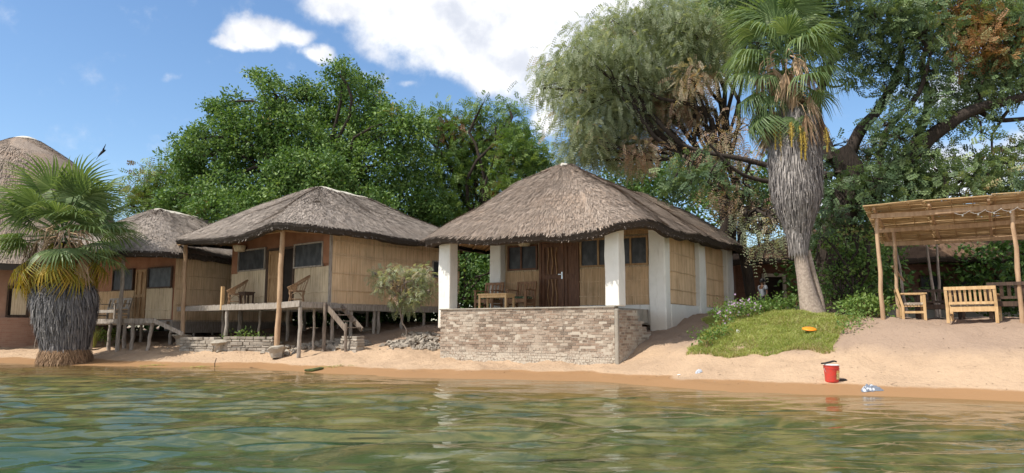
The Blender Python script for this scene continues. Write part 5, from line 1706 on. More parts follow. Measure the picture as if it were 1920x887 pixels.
def slat_seat(name, label, cat, loc, rz, W, matl='softwood', D=.62, H=.80, seat=.38, nslat=7, arms=True, cushion=None, group=None):
    """timber armchair or settee facing -y: two side frames, seat, slatted back"""
    t = mk(name, label, cat, loc, rz, group)
    for sx in (-1, 1):
        x = sx * (W / 2 - .03)
        m = MB(); m.box(x - .032, x + .032, -D / 2, -D / 2 + .06, -.02, .60 if arms else seat); sub('leg', m, matl, t, bevel=.004)
        m = MB(); m.beam((x, D / 2 - .03, -.02), (x, D / 2 - .03, seat), .064, .06); m.beam((x, D / 2 - .03, seat - .02), (x, D / 2 + .07, H), .062, .055, up=(0, 1, 0)); sub('leg', m, matl, t, bevel=.004)
        if arms:
            m = MB(); m.box(x - .045, x + .045, -D / 2 - .03, D / 2 - .0, .602, .632); sub('armrest', m, matl, t, bevel=.004)
            m = MB(); m.box(x - .02, x + .02, -D / 2 + .06, D / 2 - .06, .15, .20); sub('side_rail', m, matl, t)
    m = MB()
    m.box(-W / 2 + .065, W / 2 - .065, -D / 2 + .003, -D / 2 + .035, seat - .11, seat); m.box(-W / 2 + .065, W / 2 - .065, D / 2 - .06, D / 2 - .03, seat - .11, seat)
    k = 6
    for i in range(k):
        y = -D / 2 + .045 + i * (D - .10) / k; m.box(-W / 2 + .066, W / 2 - .066, y, y + (D - .10) / k - .015, seat - .022, seat - .002)
    sub('seat', m, matl, t)
    m = MB()
    yb = lambda z: D / 2 - .03 + .10 * (z - seat) / (H - seat)
    m.beam((-W / 2 + .0, yb(H) , H), (W / 2 - .0, yb(H), H), .05, .075); m.beam((-W / 2 + .065, yb(seat + .08), seat + .08), (W / 2 - .065, yb(seat + .08), seat + .08), .03, .06)
    for i in range(nslat):
        x = -W / 2 + .065 + (W - .13) * (i + .5) / nslat; w = (W - .13) / nslat * .5
        m.beam((x, yb(seat + .1), seat + .10), (x, yb(H - .04), H - .035), w, .018, up=(0, 1, 0))
    sub('backrest', m, matl, t)
    if cushion:
        m = MB(); m.box(-W / 2 + .075, W / 2 - .075, -D / 2 + .04, D / 2 - .07, seat + .003, seat + .075); sub('cushion', m, cushion, t, bevel=.025)
    return t


def patterned(name, a, b, sc):
    m, t, bs, o = mat(name)
    ob = t.node('ShaderNodeTexCoord').outputs['Object']
    v = t.node('ShaderNodeTexVoronoi'); t.put(v.inputs['Vector'], ob); v.inputs['Scale'].default_value = sc
    t.put(bs.inputs['Base Color'], t.mix(t.step(v.outputs['Distance'], .25, .5), a, b)); bs.inputs['Roughness'].default_value = .9
    return m
M['cush_green'] = patterned('green_print', (.42, .40, .24), (.05, .09, .05), 16)
M['cush_pale'] = patterned('pale_print', (.55, .48, .36), (.25, .20, .16), 18)

# on the brick veranda
def v3(x, y): return (*H3.P(x, y), FL)
def low_table(name, label, loc, rz, W, D, H, matl):
    t = mk(name, label, 'table', loc, rz)
    m = MB(); m.box(-W / 2, W / 2, -D / 2, D / 2, H - .045, H)
    sub('tabletop', m, matl, t, bevel=.006)
    m = MB()
    for s in (-1, 1): m.box(-W / 2 + .075, W / 2 - .075, s * (D / 2 - .05) - .012, s * (D / 2 - .05) + .012, H - .12, H - .046)
    for s in (-1, 1): m.box(s * (W / 2 - .05) - .012, s * (W / 2 - .05) + .012, -D / 2 + .075, D / 2 - .075, H - .12, H - .046)
    sub('apron', m, matl, t)
    for sx in (-1, 1):
        for sy in (-1, 1):
            m = MB(); m.beam((sx * (W / 2 - .05), sy * (D / 2 - .05), -.015), (sx * (W / 2 - .05), sy * (D / 2 - .05), H - .046), .05, .05, up=(0, 1, 0)); sub('leg', m, matl, t)
    return t
tx = H3.fx(931, .75, 560)
low_table('wooden_table', 'small pale wooden table on the brick veranda of the white-columned cottage', v3(tx, .75), -H3.th, 1.0, .55, .46, 'softwood')
def vch(px, y, label):
    x = H3.fx(px, y, 560)
    return slat_seat('wooden_armchair', label, 'armchair', v3(x, y), -H3.th, .68, 'brownwood2', H=.86, seat=.34, nslat=4, cushion=M['cush_green'])
M['brownwood2'] = simple('honey_timber', (.34, .19, .10), (.22, .115, .06), 3, (6, 6, 1), rough=.5, bump=.2)
vch(916, 1.85, 'brown slatted armchair behind the left end of the veranda table')
vch(977, 1.9, 'brown slatted armchair with green patterned cushion, right of the veranda table by the door')

# cane tub chairs on the stilt deck
def cane_chair(label, loc, rz):
    t = mk('cane_armchair', label, 'armchair', loc, rz, 'cane armchairs on the stilt deck')
    m = MB(); m.lathe([(.02, .40), (.24, .405), (.27, .39), (.27, .37), (.02, .37)], (0, 0, 0), 24); sub('seat', m, 'cane', t, smooth=True)
    for (x, y) in ((-.2, -.2), (.2, -.2), (-.2, .2), (.2, .2)):
        m = MB(); m.tube([(x * 1.15, y * 1.15, -.01), (x, y, .2), (x, y, .385)], .017, 7); sub('leg', m, 'cane', t, smooth=True)
    m = MB()
    for z in (.12,): m.tube([(.21 * math.cos(a) * 1.05, .21 * math.sin(a) * 1.05, z) for a in np.linspace(0, 2 * math.pi, 17)], .011, 6)
    for k in range(4):
        a0 = k * math.pi / 2 - math.pi / 4
        m.tube([(.26 * math.cos(a0 + f), .26 * math.sin(a0 + f), .18 + .18 * math.sin(f / (math.pi / 2) * math.pi)) for f in np.linspace(0, math.pi / 2, 7)], .008, 5)
    sub('stretcher', m, 'cane', t, smooth=True)
    # sweeping rim: low at the front, high behind
    rim = []
    for a in np.linspace(-250, 70, 33):
        ar = R(a); back = (1 + math.sin(ar)) / 2
        rim.append((.36 * math.cos(ar) * (1 + .05 * back), .30 * math.sin(ar) + .12 * back, .50 + .42 * back ** 1.3))
    m = MB(); m.tube(rim, .020, 7); m.tube([(x * .97, y * .97, z - .04) for (x, y, z) in rim], .012, 6); sub('rim', m, 'cane', t, smooth=True)
    m = MB()
    n = len(rim)
    lo = [(.25 * math.cos(R(a)), .25 * math.sin(R(a)), .40) for a in np.linspace(-250, 70, n)]
    V = []; 
    for i in range(n):
        for q in (0, .33, .66, 1): V.append(tuple(lo[i][j] * (1 - q) + rim[i][j] * q + (0 if j < 2 else -.015) for j in range(3)))
    m.add(V, [(i * 4 + q, i * 4 + q + 1, i * 4 + 5 + q, i * 4 + 4 + q) for i in range(n - 1) for q in range(3) if 7 < i < 25])
    for i in range(0, n, 2): m.tube([lo[i], rim[i]], .007, 5)
    o = sub('woven_back', m, 'cane', t)
    return t
def v2(px, y, py=565):
    x = H2.fx(px, y, py); return (*H2.P(x, y), F2)
cane_chair('cane tub chair at the left end of the stilt deck', v2(441, -.75), -H2.th + R(-35))
cane_chair('cane tub chair in front of the right window of the stilt hut', v2(556, -.68), -H2.th + R(-40))
low_table('side_table', 'small dark stool table beside the left cane chair on the stilt deck', v2(462, -.62), -H2.th, .42, .42, .46, 'darkwood')
# slatted bench on the far hut's deck
x = H1.fx(208, -.75, 590)
slat_seat('garden_bench', 'weathered slatted bench on the deck of the hut behind the shaggy palm', 'bench', (*H1.P(x, -.75), F1), -H1.th, 1.45, 'greywood', nslat=4, H=.82)

# ------------------------------------------------------------------ stone footings, rubble
def planter(name, label, px0, px1, py, Y0, Y1, h, seed):
    r = random.Random(seed)
    a = at(px0, py, Y0); b = at(px1, py, Y1)
    d = Vector((b.x - a.x, b.y - a.y)); L = d.length; d.normalize(); nn = Vector((-d.y, d.x))
    zb = min(g1(a.x, a.y), g1(b.x, b.y)) - .06
    o_ = mk(name, label, 'low wall', (a.x, a.y, zb))
    m = MB(); z = 0
    while z < h:
        s = r.uniform(-.1, 0); bh = r.uniform(.07, .12)
        while s < L:
            bl = r.uniform(.16, .34); s1 = min(s + bl, L)
            if s1 - max(s, 0) > .05:
                s0 = max(s, 0); j = r.uniform(-.03, .03)
                P0 = Vector((0, 0)) + d * s0 + nn * (j - .12); P1 = d * (s1 - .015) + nn * (j - .12 + r.uniform(-.015, .015)); P2 = P1 + nn * .3; P3 = P0 + nn * .3
                q = lambda v, zz: (v.x + r.uniform(-.008, .008), v.y, zz + r.uniform(-.008, .008))
                m.add([q(P0, z), q(P1, z), q(P2, z), q(P3, z), q(P0, z + bh - .014), q(P1, z + bh - .014), q(P2, z + bh - .014), q(P3, z + bh - .014)], [(3, 2, 1, 0), (4, 5, 6, 7), (0, 1, 5, 4), (1, 2, 6, 5), (2, 3, 7, 6), (3, 0, 4, 7)], r.random())
            s += bl
        z += bh
    m.beam((d.x * .04 + nn.x * .03, d.y * .04 + nn.y * .03, h * .45), (d.x * (L - .05) + nn.x * .03, d.y * (L - .05) + nn.y * .03, h * .45), .24, h * .85, .6)
    sub('stonework', m, 'stone', o_, bevel=.012)
    return o_, a, b, d, zb
def capstone(label, px, py, Y, w=.66, z=None):
    p = at(px, py, Y); zb = g1(p.x, p.y) - .05 if z is None else z
    t = mk('concrete_footing', label, 'footing', (p.x, p.y, zb)); m = MB()
    n = 10; r = random.Random(int(px)); V = []
    prof = [(.17, 0), (.19, .12), (.22, .24), (w * .5, .33), (w * .52, .40), (w * .45, .43)]
    for (rr, zz) in prof:
        for j in range(n):
            a = 2 * math.pi * j / n; k = rr * r.uniform(.82, 1.15); zz = zz + r.uniform(-.02, .02); V.append((k * math.cos(a), k * math.sin(a), zz))
    m.add(V, [(i * n + j, i * n + (j + 1) % n, (i + 1) * n + (j + 1) % n, (i + 1) * n + j) for i in range(len(prof) - 1) for j in range(n)])
    m.add([V[-n + j] for j in range(n)] + [(0, 0, .44)], [(j, (j + 1) % n, n) for j in range(n)])
    sub('plinth_stone', m, 'concrete', t)
    return t
ha, hb, hc, hd = hit(342, 656), hit(406, 657), hit(421, 659), hit(515, 661)
planter('stone_planter', 'low stone wall segment under the left half of the stilt deck', 342, 406, 656, ha.y, hb.y, .50, 1)
planter('stone_planter', 'paler low stone wall segment between the two right footings of the stilt deck', 421, 515, 660, hc.y, hd.y, .52, 2)
s0_, s1_ = H2.P(1.15, -.30), H2.P(1.95, -.30)
planter('stone_steps', 'rough stacked stone steps at the foot of the wooden staircase', CX + s0_[0] / s0_[1] * 1380, CX + s1_[0] / s1_[1] * 1380, 615, s0_[1], s1_[1], .50, 5)
capstone('rough concrete footing under the left veranda post of the stilt hut', 341, 640, H2.P(H2.fx(344, DY - .12, 600), DY - .12)[1])
capstone('rough concrete footing between the two stone wall segments', 414, 640, (hb.y + hc.y) / 2)
capstone('rough flared concrete footing under the right veranda post of the stilt hut', 521, 640, H2.P(H2.fx(521, DY - .12, 600), DY - .12)[1], .6)

def rubble(name, label, pts, n, smin, smax, seed, matl='stone', kind=None, cat=None, flat=.5):
    """broken stones lying in a heap; pts = (x, y, spread)"""
    r = np.random.default_rng(seed); m = MB()
    for i in range(n):
        c = pts[r.integers(0, len(pts))]
        x = c[0] + r.normal(0, c[2]); y = c[1] + r.normal(0, c[2] * .8); s = r.uniform(smin, smax); z = g1(x, y) + s * .2 * flat + .10 * math.exp(-((x - c[0]) ** 2 + (y - c[1]) ** 2) / (c[2] ** 2)) * r.uniform(0, 1)
        V = np.array([(a, b, d) for a in (-1, 1) for b in (-1, 1) for d in (-1, 1)], float) * r.uniform(.6, 1.1, (8, 3)) * s * .5 * np.array((1, .8, flat))
        e = Matrix.Rotation(r.uniform(0, 6.28), 3, 'Z') @ Matrix.Rotation(r.normal(0, .35), 3, 'X')
        V = V @ np.array(e).T + np.array((x, y, z))
        m.add(V, [(0, 1, 3, 2), (4, 6, 7, 5), (0, 4, 5, 1), (2, 3, 7, 6), (0, 2, 6, 4), (1, 5, 7, 3)], r.random())
    x0, y0 = pts[0][0], pts[0][1]; z0 = g1(x0, y0)
    o = m.build(name, M[matl], None, loc=(x0, y0, z0), bevel=.012)
    return tag(o, label, cat, kind=kind)
def gp(px, Y, py=630): q = at(px, py, Y); return (q.x, q.y)
def gh(px, py): q = hit(px, py); return (q.x, q.y)
rubble('stone_rubble', 'heap of broken grey stones on the sand left of the brick veranda wall', [(*gh(770, 645), .36), (*gh(795, 640), .34), (*gh(745, 648), .28), (*gh(812, 652), .22), (*gh(785, 632), .34)], 380, .05, .20, 5, kind='stuff')
rubble('stone_rubble', 'loose stones round the foot of the wooden steps', [(*gp(650, 23.6), .25), (*gp(630, 24.1), .25), (*gp(610, 24.4), .25), (*gp(670, 23.8), .2)], 80, .08, .34, 6, kind='stuff')
rubble('stone_rubble', 'scattered stones and bricks in the shade under the stilt deck', [(*gp(580, 24.2), .4), (*gp(480, 25), .6), (*gp(400, 26), .6), (*gp(540, 24.4), .4)], 90, .06, .26, 7, kind='stuff')
r_ = np.random.default_rng(55)
def boulder(label, px, Y, s, sx=1.3, matl='stone', nm='stone', cat='stone', py=650):
    p = hit(px, py); m = MB(); k = 7; V = []
    for i in range(6):
        for j in range(10):
            a = 2 * math.pi * j / 10; b = math.pi * (i + .5) / 6
            q = s * (1 + .18 * math.sin(3 * a + px) * math.sin(b * 2)) * r_.uniform(.9, 1.1)
            V.append((q * sx * math.sin(b) * math.cos(a), q * math.sin(b) * math.sin(a), q * .5 * math.cos(b)))
    m.add(V, [(i * 10 + j, i * 10 + (j + 1) % 10, (i + 1) * 10 + (j + 1) % 10, (i + 1) * 10 + j) for i in range(5) for j in range(10)] , .4)
    m.add([V[j] for j in range(10)] + [(0, 0, s * .5)], [((j + 1) % 10, j, 10) for j in range(10)], .4)
    o = m.build(nm, M[matl], None); o.location = (p.x, p.y, g1(p.x, p.y) + s * .18); return tag(o, label, cat)
M['cementbag'] = simple('hardened_cement', (.66, .62, .55), (.52, .47, .40), 5, rough=.95)
boulder('pale lump of spilled cement on the sand beside the right footing of the stilt deck', 523, 22.2, .20, 1.6, 'cementbag', 'cement_lump', 'cement lump', 662)
boulder('dark stone at the foot of the paler low stone wall', 470, 22.9, .12, 1.4, py=655)
boulder('flat grey stone lying below the footing between the stone walls', 430, 23.3, .12, 1.5, py=655)
boulder('grey stone on the slope just right of the wooden steps', 690, 23.6, .17, 1.6, py=620)
# weedy driftwood at the waterline
def driftwood(name, label, cat, pts, rad, matl):
    m = MB(); c = pts[0]; m.tube([(p[0] - c[0], p[1] - c[1], p[2] - c[2]) for p in pts], rad, 7, wob=.1)
    o = m.build(name, M[matl], None, smooth=True); o.location = c; return tag(o, label, cat)
M['moss'] = simple('mossy_wood', (.10, .13, .03), (.05, .055, .025), 8, rough=.9)
ps = []
for px, Y in ((572, 697), (585, 697), (600, 694), (606, 692)):
    q = hit(px, Y); ps.append((q.x, q.y, max(.02, g1(q.x, q.y)) + .03))
driftwood('driftwood', 'dark mossy log lying at the waterline below the stilt deck', 'driftwood', ps, [.03, .055, .05, .02], 'moss')
q = hit(403, 689); zq = g1(q.x, q.y)
driftwood('stick', 'thin upright stick at the waterline left of the mossy log', 'stick', [(q.x, q.y, zq - .05), (q.x - .01, q.y, zq + .12), (q.x + .03, q.y, zq + .28)], .012, 'bark')
q = hit(64, 655); zq = g1(q.x, q.y)
driftwood('stick', 'thin leaning stick in the sand left of the shaggy palm', 'stick', [(q.x, q.y, zq - .05), (q.x + .02, q.y, zq + .3), (q.x + .06, q.y, zq + .62)], .012, 'greywood')
ps = []
for px, py_, Y in ((500, 690, 21.4), (520, 690, 21.3), (545, 690, 21.35)):
    q = at(px, py_, Y); ps.append((q.x, q.y, max(.01, g1(q.x, q.y)) + .01))
# waterweed left on the wet sand
for i, (px, Y, lab) in enumerate(((285, 686, 'green waterweed washed up just right of the palm roots'), (375, 689, 'pale waterweed washed up at the waterline under the left footing'), (620, 688, 'thin green waterweed beside the mossy log'))):
    q = hit(px, Y); m = MB()
    for _ in range(90):
        a = r_.uniform(0, 6.28); x = r_.normal(0, .30); y = r_.normal(0, .08); l_ = r_.uniform(.04, .14)
        z = max(g1(q.x + x, q.y + y), .005) - .0 + r_.uniform(.0, .03)
        d = np.array((math.cos(a), math.sin(a) * .5, .1)) * l_; s = np.array((-math.sin(a), math.cos(a), 0)) * .012
        b = np.array((x, y, z)); m.add([b - s, b + s, b + d + s, b + d - s], [(0, 1, 2, 3)], r_.uniform(.2, .9))
    o = m.build('waterweed', M['grass'], None); o.location = (q.x, q.y, 0); tag(o, lab, 'waterweed')

# ------------------------------------------------------------------ pergola
PG = Frame(8.72, 17.5, 33)
gz0 = g1(8.72, 17.5)
pg = thing('pergola', 'open reed-roofed pergola on thin poles at the right edge of the beach', 'pergola', (PG.ox, PG.oy, gz0), -PG.th)
zf, zb_ = EYE + pix(0, 408)[1] * 17.4, EYE + pix(0, 461)[1] * 19.6
x2 = PG.fx(1903, 0, 450)
def post(x, y, zt, r0=.047, dx=0, dy=0, seed=0):
    m = MB(); pole(m, (x + dx, y + dy, g1(*PG.P(x, y)) - .2), (x, y, zt), r0 * 1.1, r0 * .95, seed); return m.build('post', M['pinepole'], pg, smooth=True)
xl0 = PG.fx(1644, 0, 412)
post(xl0, 0, zf, dx=.0, seed=1); post(x2, 0, zf + .03, seed=2); post(x2 + 2.9, 0, zf, seed=3)
yb_ = 2.45
post(PG.fx(1676, yb_, 450), yb_, zb_, .042, seed=4); post(PG.fx(1676, 1.25, 450), 1.25, (zf + zb_) / 2, .042, seed=7); post(PG.fx(1903, yb_, 450) , yb_, zb_, .042, seed=5); post(PG.fx(1903, yb_) + 2.8, yb_, zb_, .042, seed=6)
XA, XB = -.12 + xl0, x2 + 3.3
def bar(y, z, w, h, x0=XA, x1=XB, seed=0, nm='beam'):
    m = MB(); r = random.Random(seed); n = 6
    pts = [(x0 + (x1 - x0) * i / n, y + r.uniform(-.012, .012), z + r.uniform(-.015, .015)) for i in range(n + 1)]
    for i in range(n): m.beam(pts[i], (pts[i + 1][0] + .002, pts[i + 1][1], pts[i + 1][2]), w, h)
    return m.build(nm, M['pinepole'], pg)
sl_ = (zb_ - zf) / yb_
bar(-.02, zf + .03, .07, .11, seed=1); bar(yb_, zb_ + .03, .07, .11, seed=2); bar(yb_ / 2, zf + sl_ * yb_ / 2 + .04, .06, .10, seed=3)
for i, x in enumerate(np.arange(XA + .1, XB, 1.15)):
    m = MB(); m.beam((x, -.32, zf + .13 - sl_ * .32), (x + .03, yb_ + .35, zb_ + .13 + sl_ * .35), .055, .07); m.build('rafter', M['pinepole'], pg)
m = MB(); r = random.Random(4)
y = -.42
while y < yb_ + .42:
    z = zf + .19 + sl_ * y; w = r.uniform(.018, .03)
    n = 5
    for i in range(n):
        x0 = XA - .12 + (XB - XA + .2) * i / n + r.uniform(-.05, .05) * (i > 0); x1 = XA - .12 + (XB - XA + .2) * (i + 1) / n + r.uniform(-.02, .04)
        m.beam((x0, y + r.uniform(-.006, .006), z + r.uniform(-.02, .025)), (x1, y + r.uniform(-.006, .006), z + r.uniform(-.02, .025)), w, .02, r.random())
    y += w + r.choice((.0015, .002, .004, .007, .012))
for x in np.arange(XA, XB, .42): m.beam((x, -.42, zf + .165 - sl_ * .42), (x, yb_ + .42, zb_ + .165 + sl_ * .42), .02, .012, .2)
m.build('reed_mat', M['reed_mat'], pg)
m = MB()
for i in range(7):
    x0 = PG.fx(1790, -.08, 400) + i * .30; m.tube([(x0 + .05 * k, -.08, zf - .03 - .05 * math.sin(k / 5 * math.pi)) for k in range(7)], .007, 4)
    m.lathe([(.0, -.05), (.02, -.035), (.018, -.01), (.006, 0)], (x0 + .15, -.08, zf - .08), 8)
m.build('string_lights', M['pale_cable'] if 'pale_cable' in M else M['plaster'], pg)
m = MB(); m.beam((PG.fx(1672, 1.25, 478), 1.23, 2.75), (PG.fx(1694, yb_, 515), yb_, 2.45), .04, .04); m.build('brace', M['pinepole'], pg)
def gpt(x, y): X_, Y_ = PG.P(x, y); return (X_, Y_, g1(X_, Y_) + .015)
slat_seat('timber_armchair', 'light timber armchair with pale cushion just right of the pergola front left post', 'armchair', gpt(PG.fx(1712, .62, 590), .62), -PG.th + R(100), .52, D=.52, H=.70, seat=.33, nslat=5, cushion=M['cush_pale'])
slat_seat('timber_settee', 'light timber settee with a slatted back turned to the water under the pergola', 'settee', gpt(PG.fx(1826, .15, 590), .15), -PG.th + R(172), 1.0, D=.5, H=.76, seat=.35, nslat=9, cushion=M['cush_pale'])
slat_seat('dark_bench', 'dark timber bench behind the settee beside the light armchair', 'bench', gpt(PG.fx(1762, 1.6, 590), 1.6), -PG.th + R(10), 1.0, 'darkwood', H=.72, seat=.36, nslat=6)
slat_seat('dark_bench', 'dark timber bench cut by the right edge of the photo under the pergola', 'bench', gpt(PG.fx(1905, .35, 590), .35), -PG.th + R(175), .95, 'darkwood', H=.74, seat=.36, nslat=6)

# ------------------------------------------------------------------ long thatched building behind
BD = Frame(9.9, 32.0, 4)
gb = 1.30
bd = thing('long_building', 'long low brick building with shaggy brown thatch behind the tall palm', 'building', (BD.ox, BD.oy, gb), -BD.th)
dxa, dxb = BD.fx(1434, 0), BD.fx(1467, 0)
m = MB()
LW = 17.0
bricks(m, (0, 0), (dxa - .14, 0), gb + .9, lambda s: 3.95, seed=31, bl=.3, bh=.1)
bricks(m, (dxb + .14, 0), (LW, 0), gb + .9, lambda s: 3.95, seed=32, bl=.3, bh=.1)
m.box(dxa - .13, dxb + .13, .03, .2, 3.55, 4.2, .3); m.box(-.1, 0, .0, 6, gb - .3, 4.2, .3)
M['brick_shaded'] = simple('shaded_mud_brick', (.19, .105, .075), (.13, .07, .05), 2, rough=.95, tintcol=(.23, .13, .09))  # brown brick, its colour darkened for the shade under the trees
m.build('wall', M['brick_shaded'], bd)
m = MB(); m.box(-.05, dxa - .14, -.05, .2, gb - .4, gb + .88); m.box(dxb + .14, LW, -.05, .2, gb - .4, gb + .88); m.build('painted_dado', M['plaster_dull'] if 'plaster_dull' in M else simple('whitewash_old', (.50, .48, .43), (.36, .33, .28), 2, rough=.9), bd)
m = MB()
for (a, b) in ((dxa - .13, dxa), (dxb, dxb + .13)): m.box(a, b, -.06, .1, gb, 3.42)
m.box(dxa - .13, dxb + .13, -.058, .1, 3.423, 3.56); m.build('door_frame', M['cap'], bd)
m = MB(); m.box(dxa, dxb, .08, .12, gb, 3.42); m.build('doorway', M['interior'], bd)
for i, px in enumerate((1725, 1800, 1870, 1560)):
    x = BD.fx(px, 0); window(bd, x, x + .9, 2.6, 3.4, -.01, fr='darkwood', w=.06)
m = MB(); pole(m, (BD.fx(1405, -1.2, 560), -1.2, gb - .2), (BD.fx(1402, -1.2, 500), -1.2, 3.9), .06, .05, 3); m.build('veranda_post', M['palebark'], bd, smooth=True)
m = MB(); pole(m, (BD.fx(1530, -1.2, 560), -1.2, gb - .2), (BD.fx(1530, -1.2, 500), -1.2, 3.9), .06, .05, 4); m.build('veranda_post', M['palebark'], bd, smooth=True)
M['thatch_old'] = thatch('thatch_old', (.05, .035, .025), (.15, .095, .065), (.27, .18, .12), (.20, .12, .075))
thatch_roof(bd, (-1.4, LW + 1, -1.7, 7.5), .8, lambda x, y: 4.05 + 0 * x + .05 * np.sin(x), (LW / 2, 2.9, 2.95, 6.1, 6.1), M['thatch_old'], 14000, conv=.25, seed=14, sag=0, thick=.2)

# ------------------------------------------------------------------ thin bare saplings by the pergola
for i, (px, py0, pxt, pyt, Y, lab) in enumerate(((1757, 590, 1737, 465, 24.5, 'pale bare thin trunk leaning left behind the pergola sofa'), (1762, 590, 1757, 465, 24.9, 'pale upright thin trunk just right of the leaning one behind the pergola'), (1700, 590, 1686, 500, 23.5, 'pale thin trunk behind the front left pergola chair'))):
    a = at(px, py0, Y); b = at(pxt, pyt, Y); zg = g1(a.x, Y)
    c_ = (a.x, Y, zg)
    q = random.Random(i); pts = [(0, 0, -.2)] + [((b.x - a.x) * f + q.uniform(-.03, .03), q.uniform(-.03, .03), (b.z - zg) * f) for f in (.25, .5, .75, 1.0)] + [((b.x - a.x) * 1.4, .1, (b.z - zg) * 1.5)]
    t = mk('sapling', lab, 'sapling', c_)
    m = MB(); m.tube(pts, np.linspace(.06, .03, 6), 7); sub('trunk', m, 'palebark', t, smooth=True)
    rr = np.random.default_rng(i + 5); m = MB(); e = np.array(pts[-1]) + rr.normal(0, .35, (26, 3)); leaves(m, e, 20, .15, .13, rr, np.full(26, .4)); sub('crown', m, 'leaf_dark', t)

# ------------------------------------------------------------------ beach litter
def litter():
    r = np.random.default_rng(99); m = MB(); n = 900
    x = r.uniform(-12, 13, n); y = shore(x) + 1.0 + r.uniform(0, 1, n) ** 1.4 * 6
    keep = ~inpoly(x, y, GR); x = x[keep]; y = y[keep]; n = len(x); z = gz(x, y) + .006
    a = r.uniform(0, 6.28, n); L = r.uniform(.015, .06, n) * np.where(r.uniform(size=n) < .08, 3, 1); w_ = r.uniform(.004, .014, n)
    d = np.column_stack([np.cos(a), np.sin(a), r.uniform(-.1, .3, n)]) * L[:, None]; s = np.column_stack([-np.sin(a), np.cos(a), 0 * a]) * w_[:, None]
    p = np.column_stack([x, y, z])
    m.add(np.stack([p - s, p + s, p + d + s * .5, p + d - s * .5], 1).reshape(-1, 3), np.arange(n * 4).reshape(-1, 4), r.uniform(0, 1, n))
    tag(m.build('leaf_litter', strawmat('dry_litter', [(.05, .035, .025), (.14, .09, .055), (.35, .27, .19)])), kind='stuff', label='dry leaves and twigs scattered over the sand')
litter()
# red bucket with a white lid and a dark flipper-like cloth on top
bp = hit(1560, 715); gb_ = g1(bp.x, bp.y)
# red pail
bk = mk('red_bucket', 'red plastic bucket with a yellowish label standing on the wet sand edge', 'bucket', (bp.x, bp.y, gb_ - .02))
def redmat():
    m = simple('red_plastic', (.60, .04, .025), (.42, .06, .04), 14, rough=.5, bump=0, spec=.4); return m
M['red'] = redmat()
m = MB(); m.lathe([(.02, .0), (.115, .0), (.122, .02), (.138, .26), (.145, .262), (.145, .275), (.140, .276), (.142, .305), (.149, .306), (.149, .318), (.137, .318), (.118, .03), (.02, .03)], (0, 0, 0), 32); sub('body', m, 'red', bk, smooth=False)
m = MB(); V = []; n = 8
for z in (.06, .225):
    for i in range(n + 1):
        a = R(-75 + 55 * i / n); rr = .127 + .016 * (z - .02) / .24 + .0035; V.append((rr * math.cos(a), rr * math.sin(a), z))
m.add(V, [(i, i + 1, n + 2 + i, n + 1 + i) for i in range(n)])
def labelmat():
    mt, t, b, o = mat('bucket_label')
    ob = t.node('ShaderNodeTexCoord').outputs['Object']; z = t.sep(ob)[2]
    n = t.noise(t.scale(ob, (30, 30, 60)), 1.5, 2, .5)
    c = t.mix(t.step(n, .52, .58), (.72, .62, .28), (.25, .16, .06))
    c = t.mix(t.step(z, .165, .17), c, (.70, .60, .22)); c = t.mix(t.math('MULTIPLY', t.step(z, .185, .188), t.step(n, .45, .5)), c, (.65, .12, .05))
    t.put(b.inputs['Base Color'], c); b.inputs['Roughness'].default_value = .5; return mt
sub('label', m, labelmat(), bk)
m = MB(); m.tube([(.146 * math.cos(a), -.02 - .05 * math.sin(a), .27 - .14 * math.sin(a)) for a in np.linspace(0, math.pi, 15)], .004, 5); sub('handle', m, 'metal', bk)
M['whiteplastic'] = simple('white_plastic', (.75, .75, .73), (.68, .68, .66), 5, rough=.4, bump=0)
m = MB(); m.lathe([(.0, .345), (.10, .343), (.142, .332), (.147, .320), (.0, .322)], (0, 0, 0), 28); o = m.build('bucket_lid', M['whiteplastic'], None, smooth=True); o.location = (bp.x, bp.y, gb_ - .018); o.rotation_euler = (0, R(1.5), 0); tag(o, 'white lid lying on top of the red bucket', 'lid')
m = MB(); pts = [(-.20, 0, .352), (-.13, 0, .358), (-.04, 0, .375), (.05, 0, .40), (.10, .0, .385)]
ws = [.02, .03, .05, .045, .02]; V = []
for (p, w_) in zip(pts, ws):
    V += [(p[0], -w_, p[2] - .012), (p[0], w_, p[2] - .012), (p[0], w_, p[2] + .014), (p[0], -w_, p[2] + .014)]
m.add(V, [(i * 4 + k, i * 4 + (k + 1) % 4, i * 4 + 4 + (k + 1) % 4, i * 4 + 4 + k) for i in range(4) for k in range(4)] + [(3, 2, 1, 0), (16, 17, 18, 19)])
o = m.build('black_sandal', M['black'], None, bevel=.006); o.location = (bp.x, bp.y - .02, gb_ - .016); tag(o, 'black sandal lying across the white bucket lid', 'sandal')
p = hit(1581, 714); m = MB(); m.lathe([(.0, .03), (.05, .028), (.075, .012), (.07, 0), (0, 0)], (0, 0, 0), 14, sx=1.1, sy=.6); o = m.build('bucket_shadow_disc', M['black'], None, smooth=True); o.location = (p.x, p.y, g1(p.x, p.y)); tag(o, 'flat black disc standing in for the shadow at the right side of the bucket', 'stone')  # black disc shaped as the bucket's cast shadow

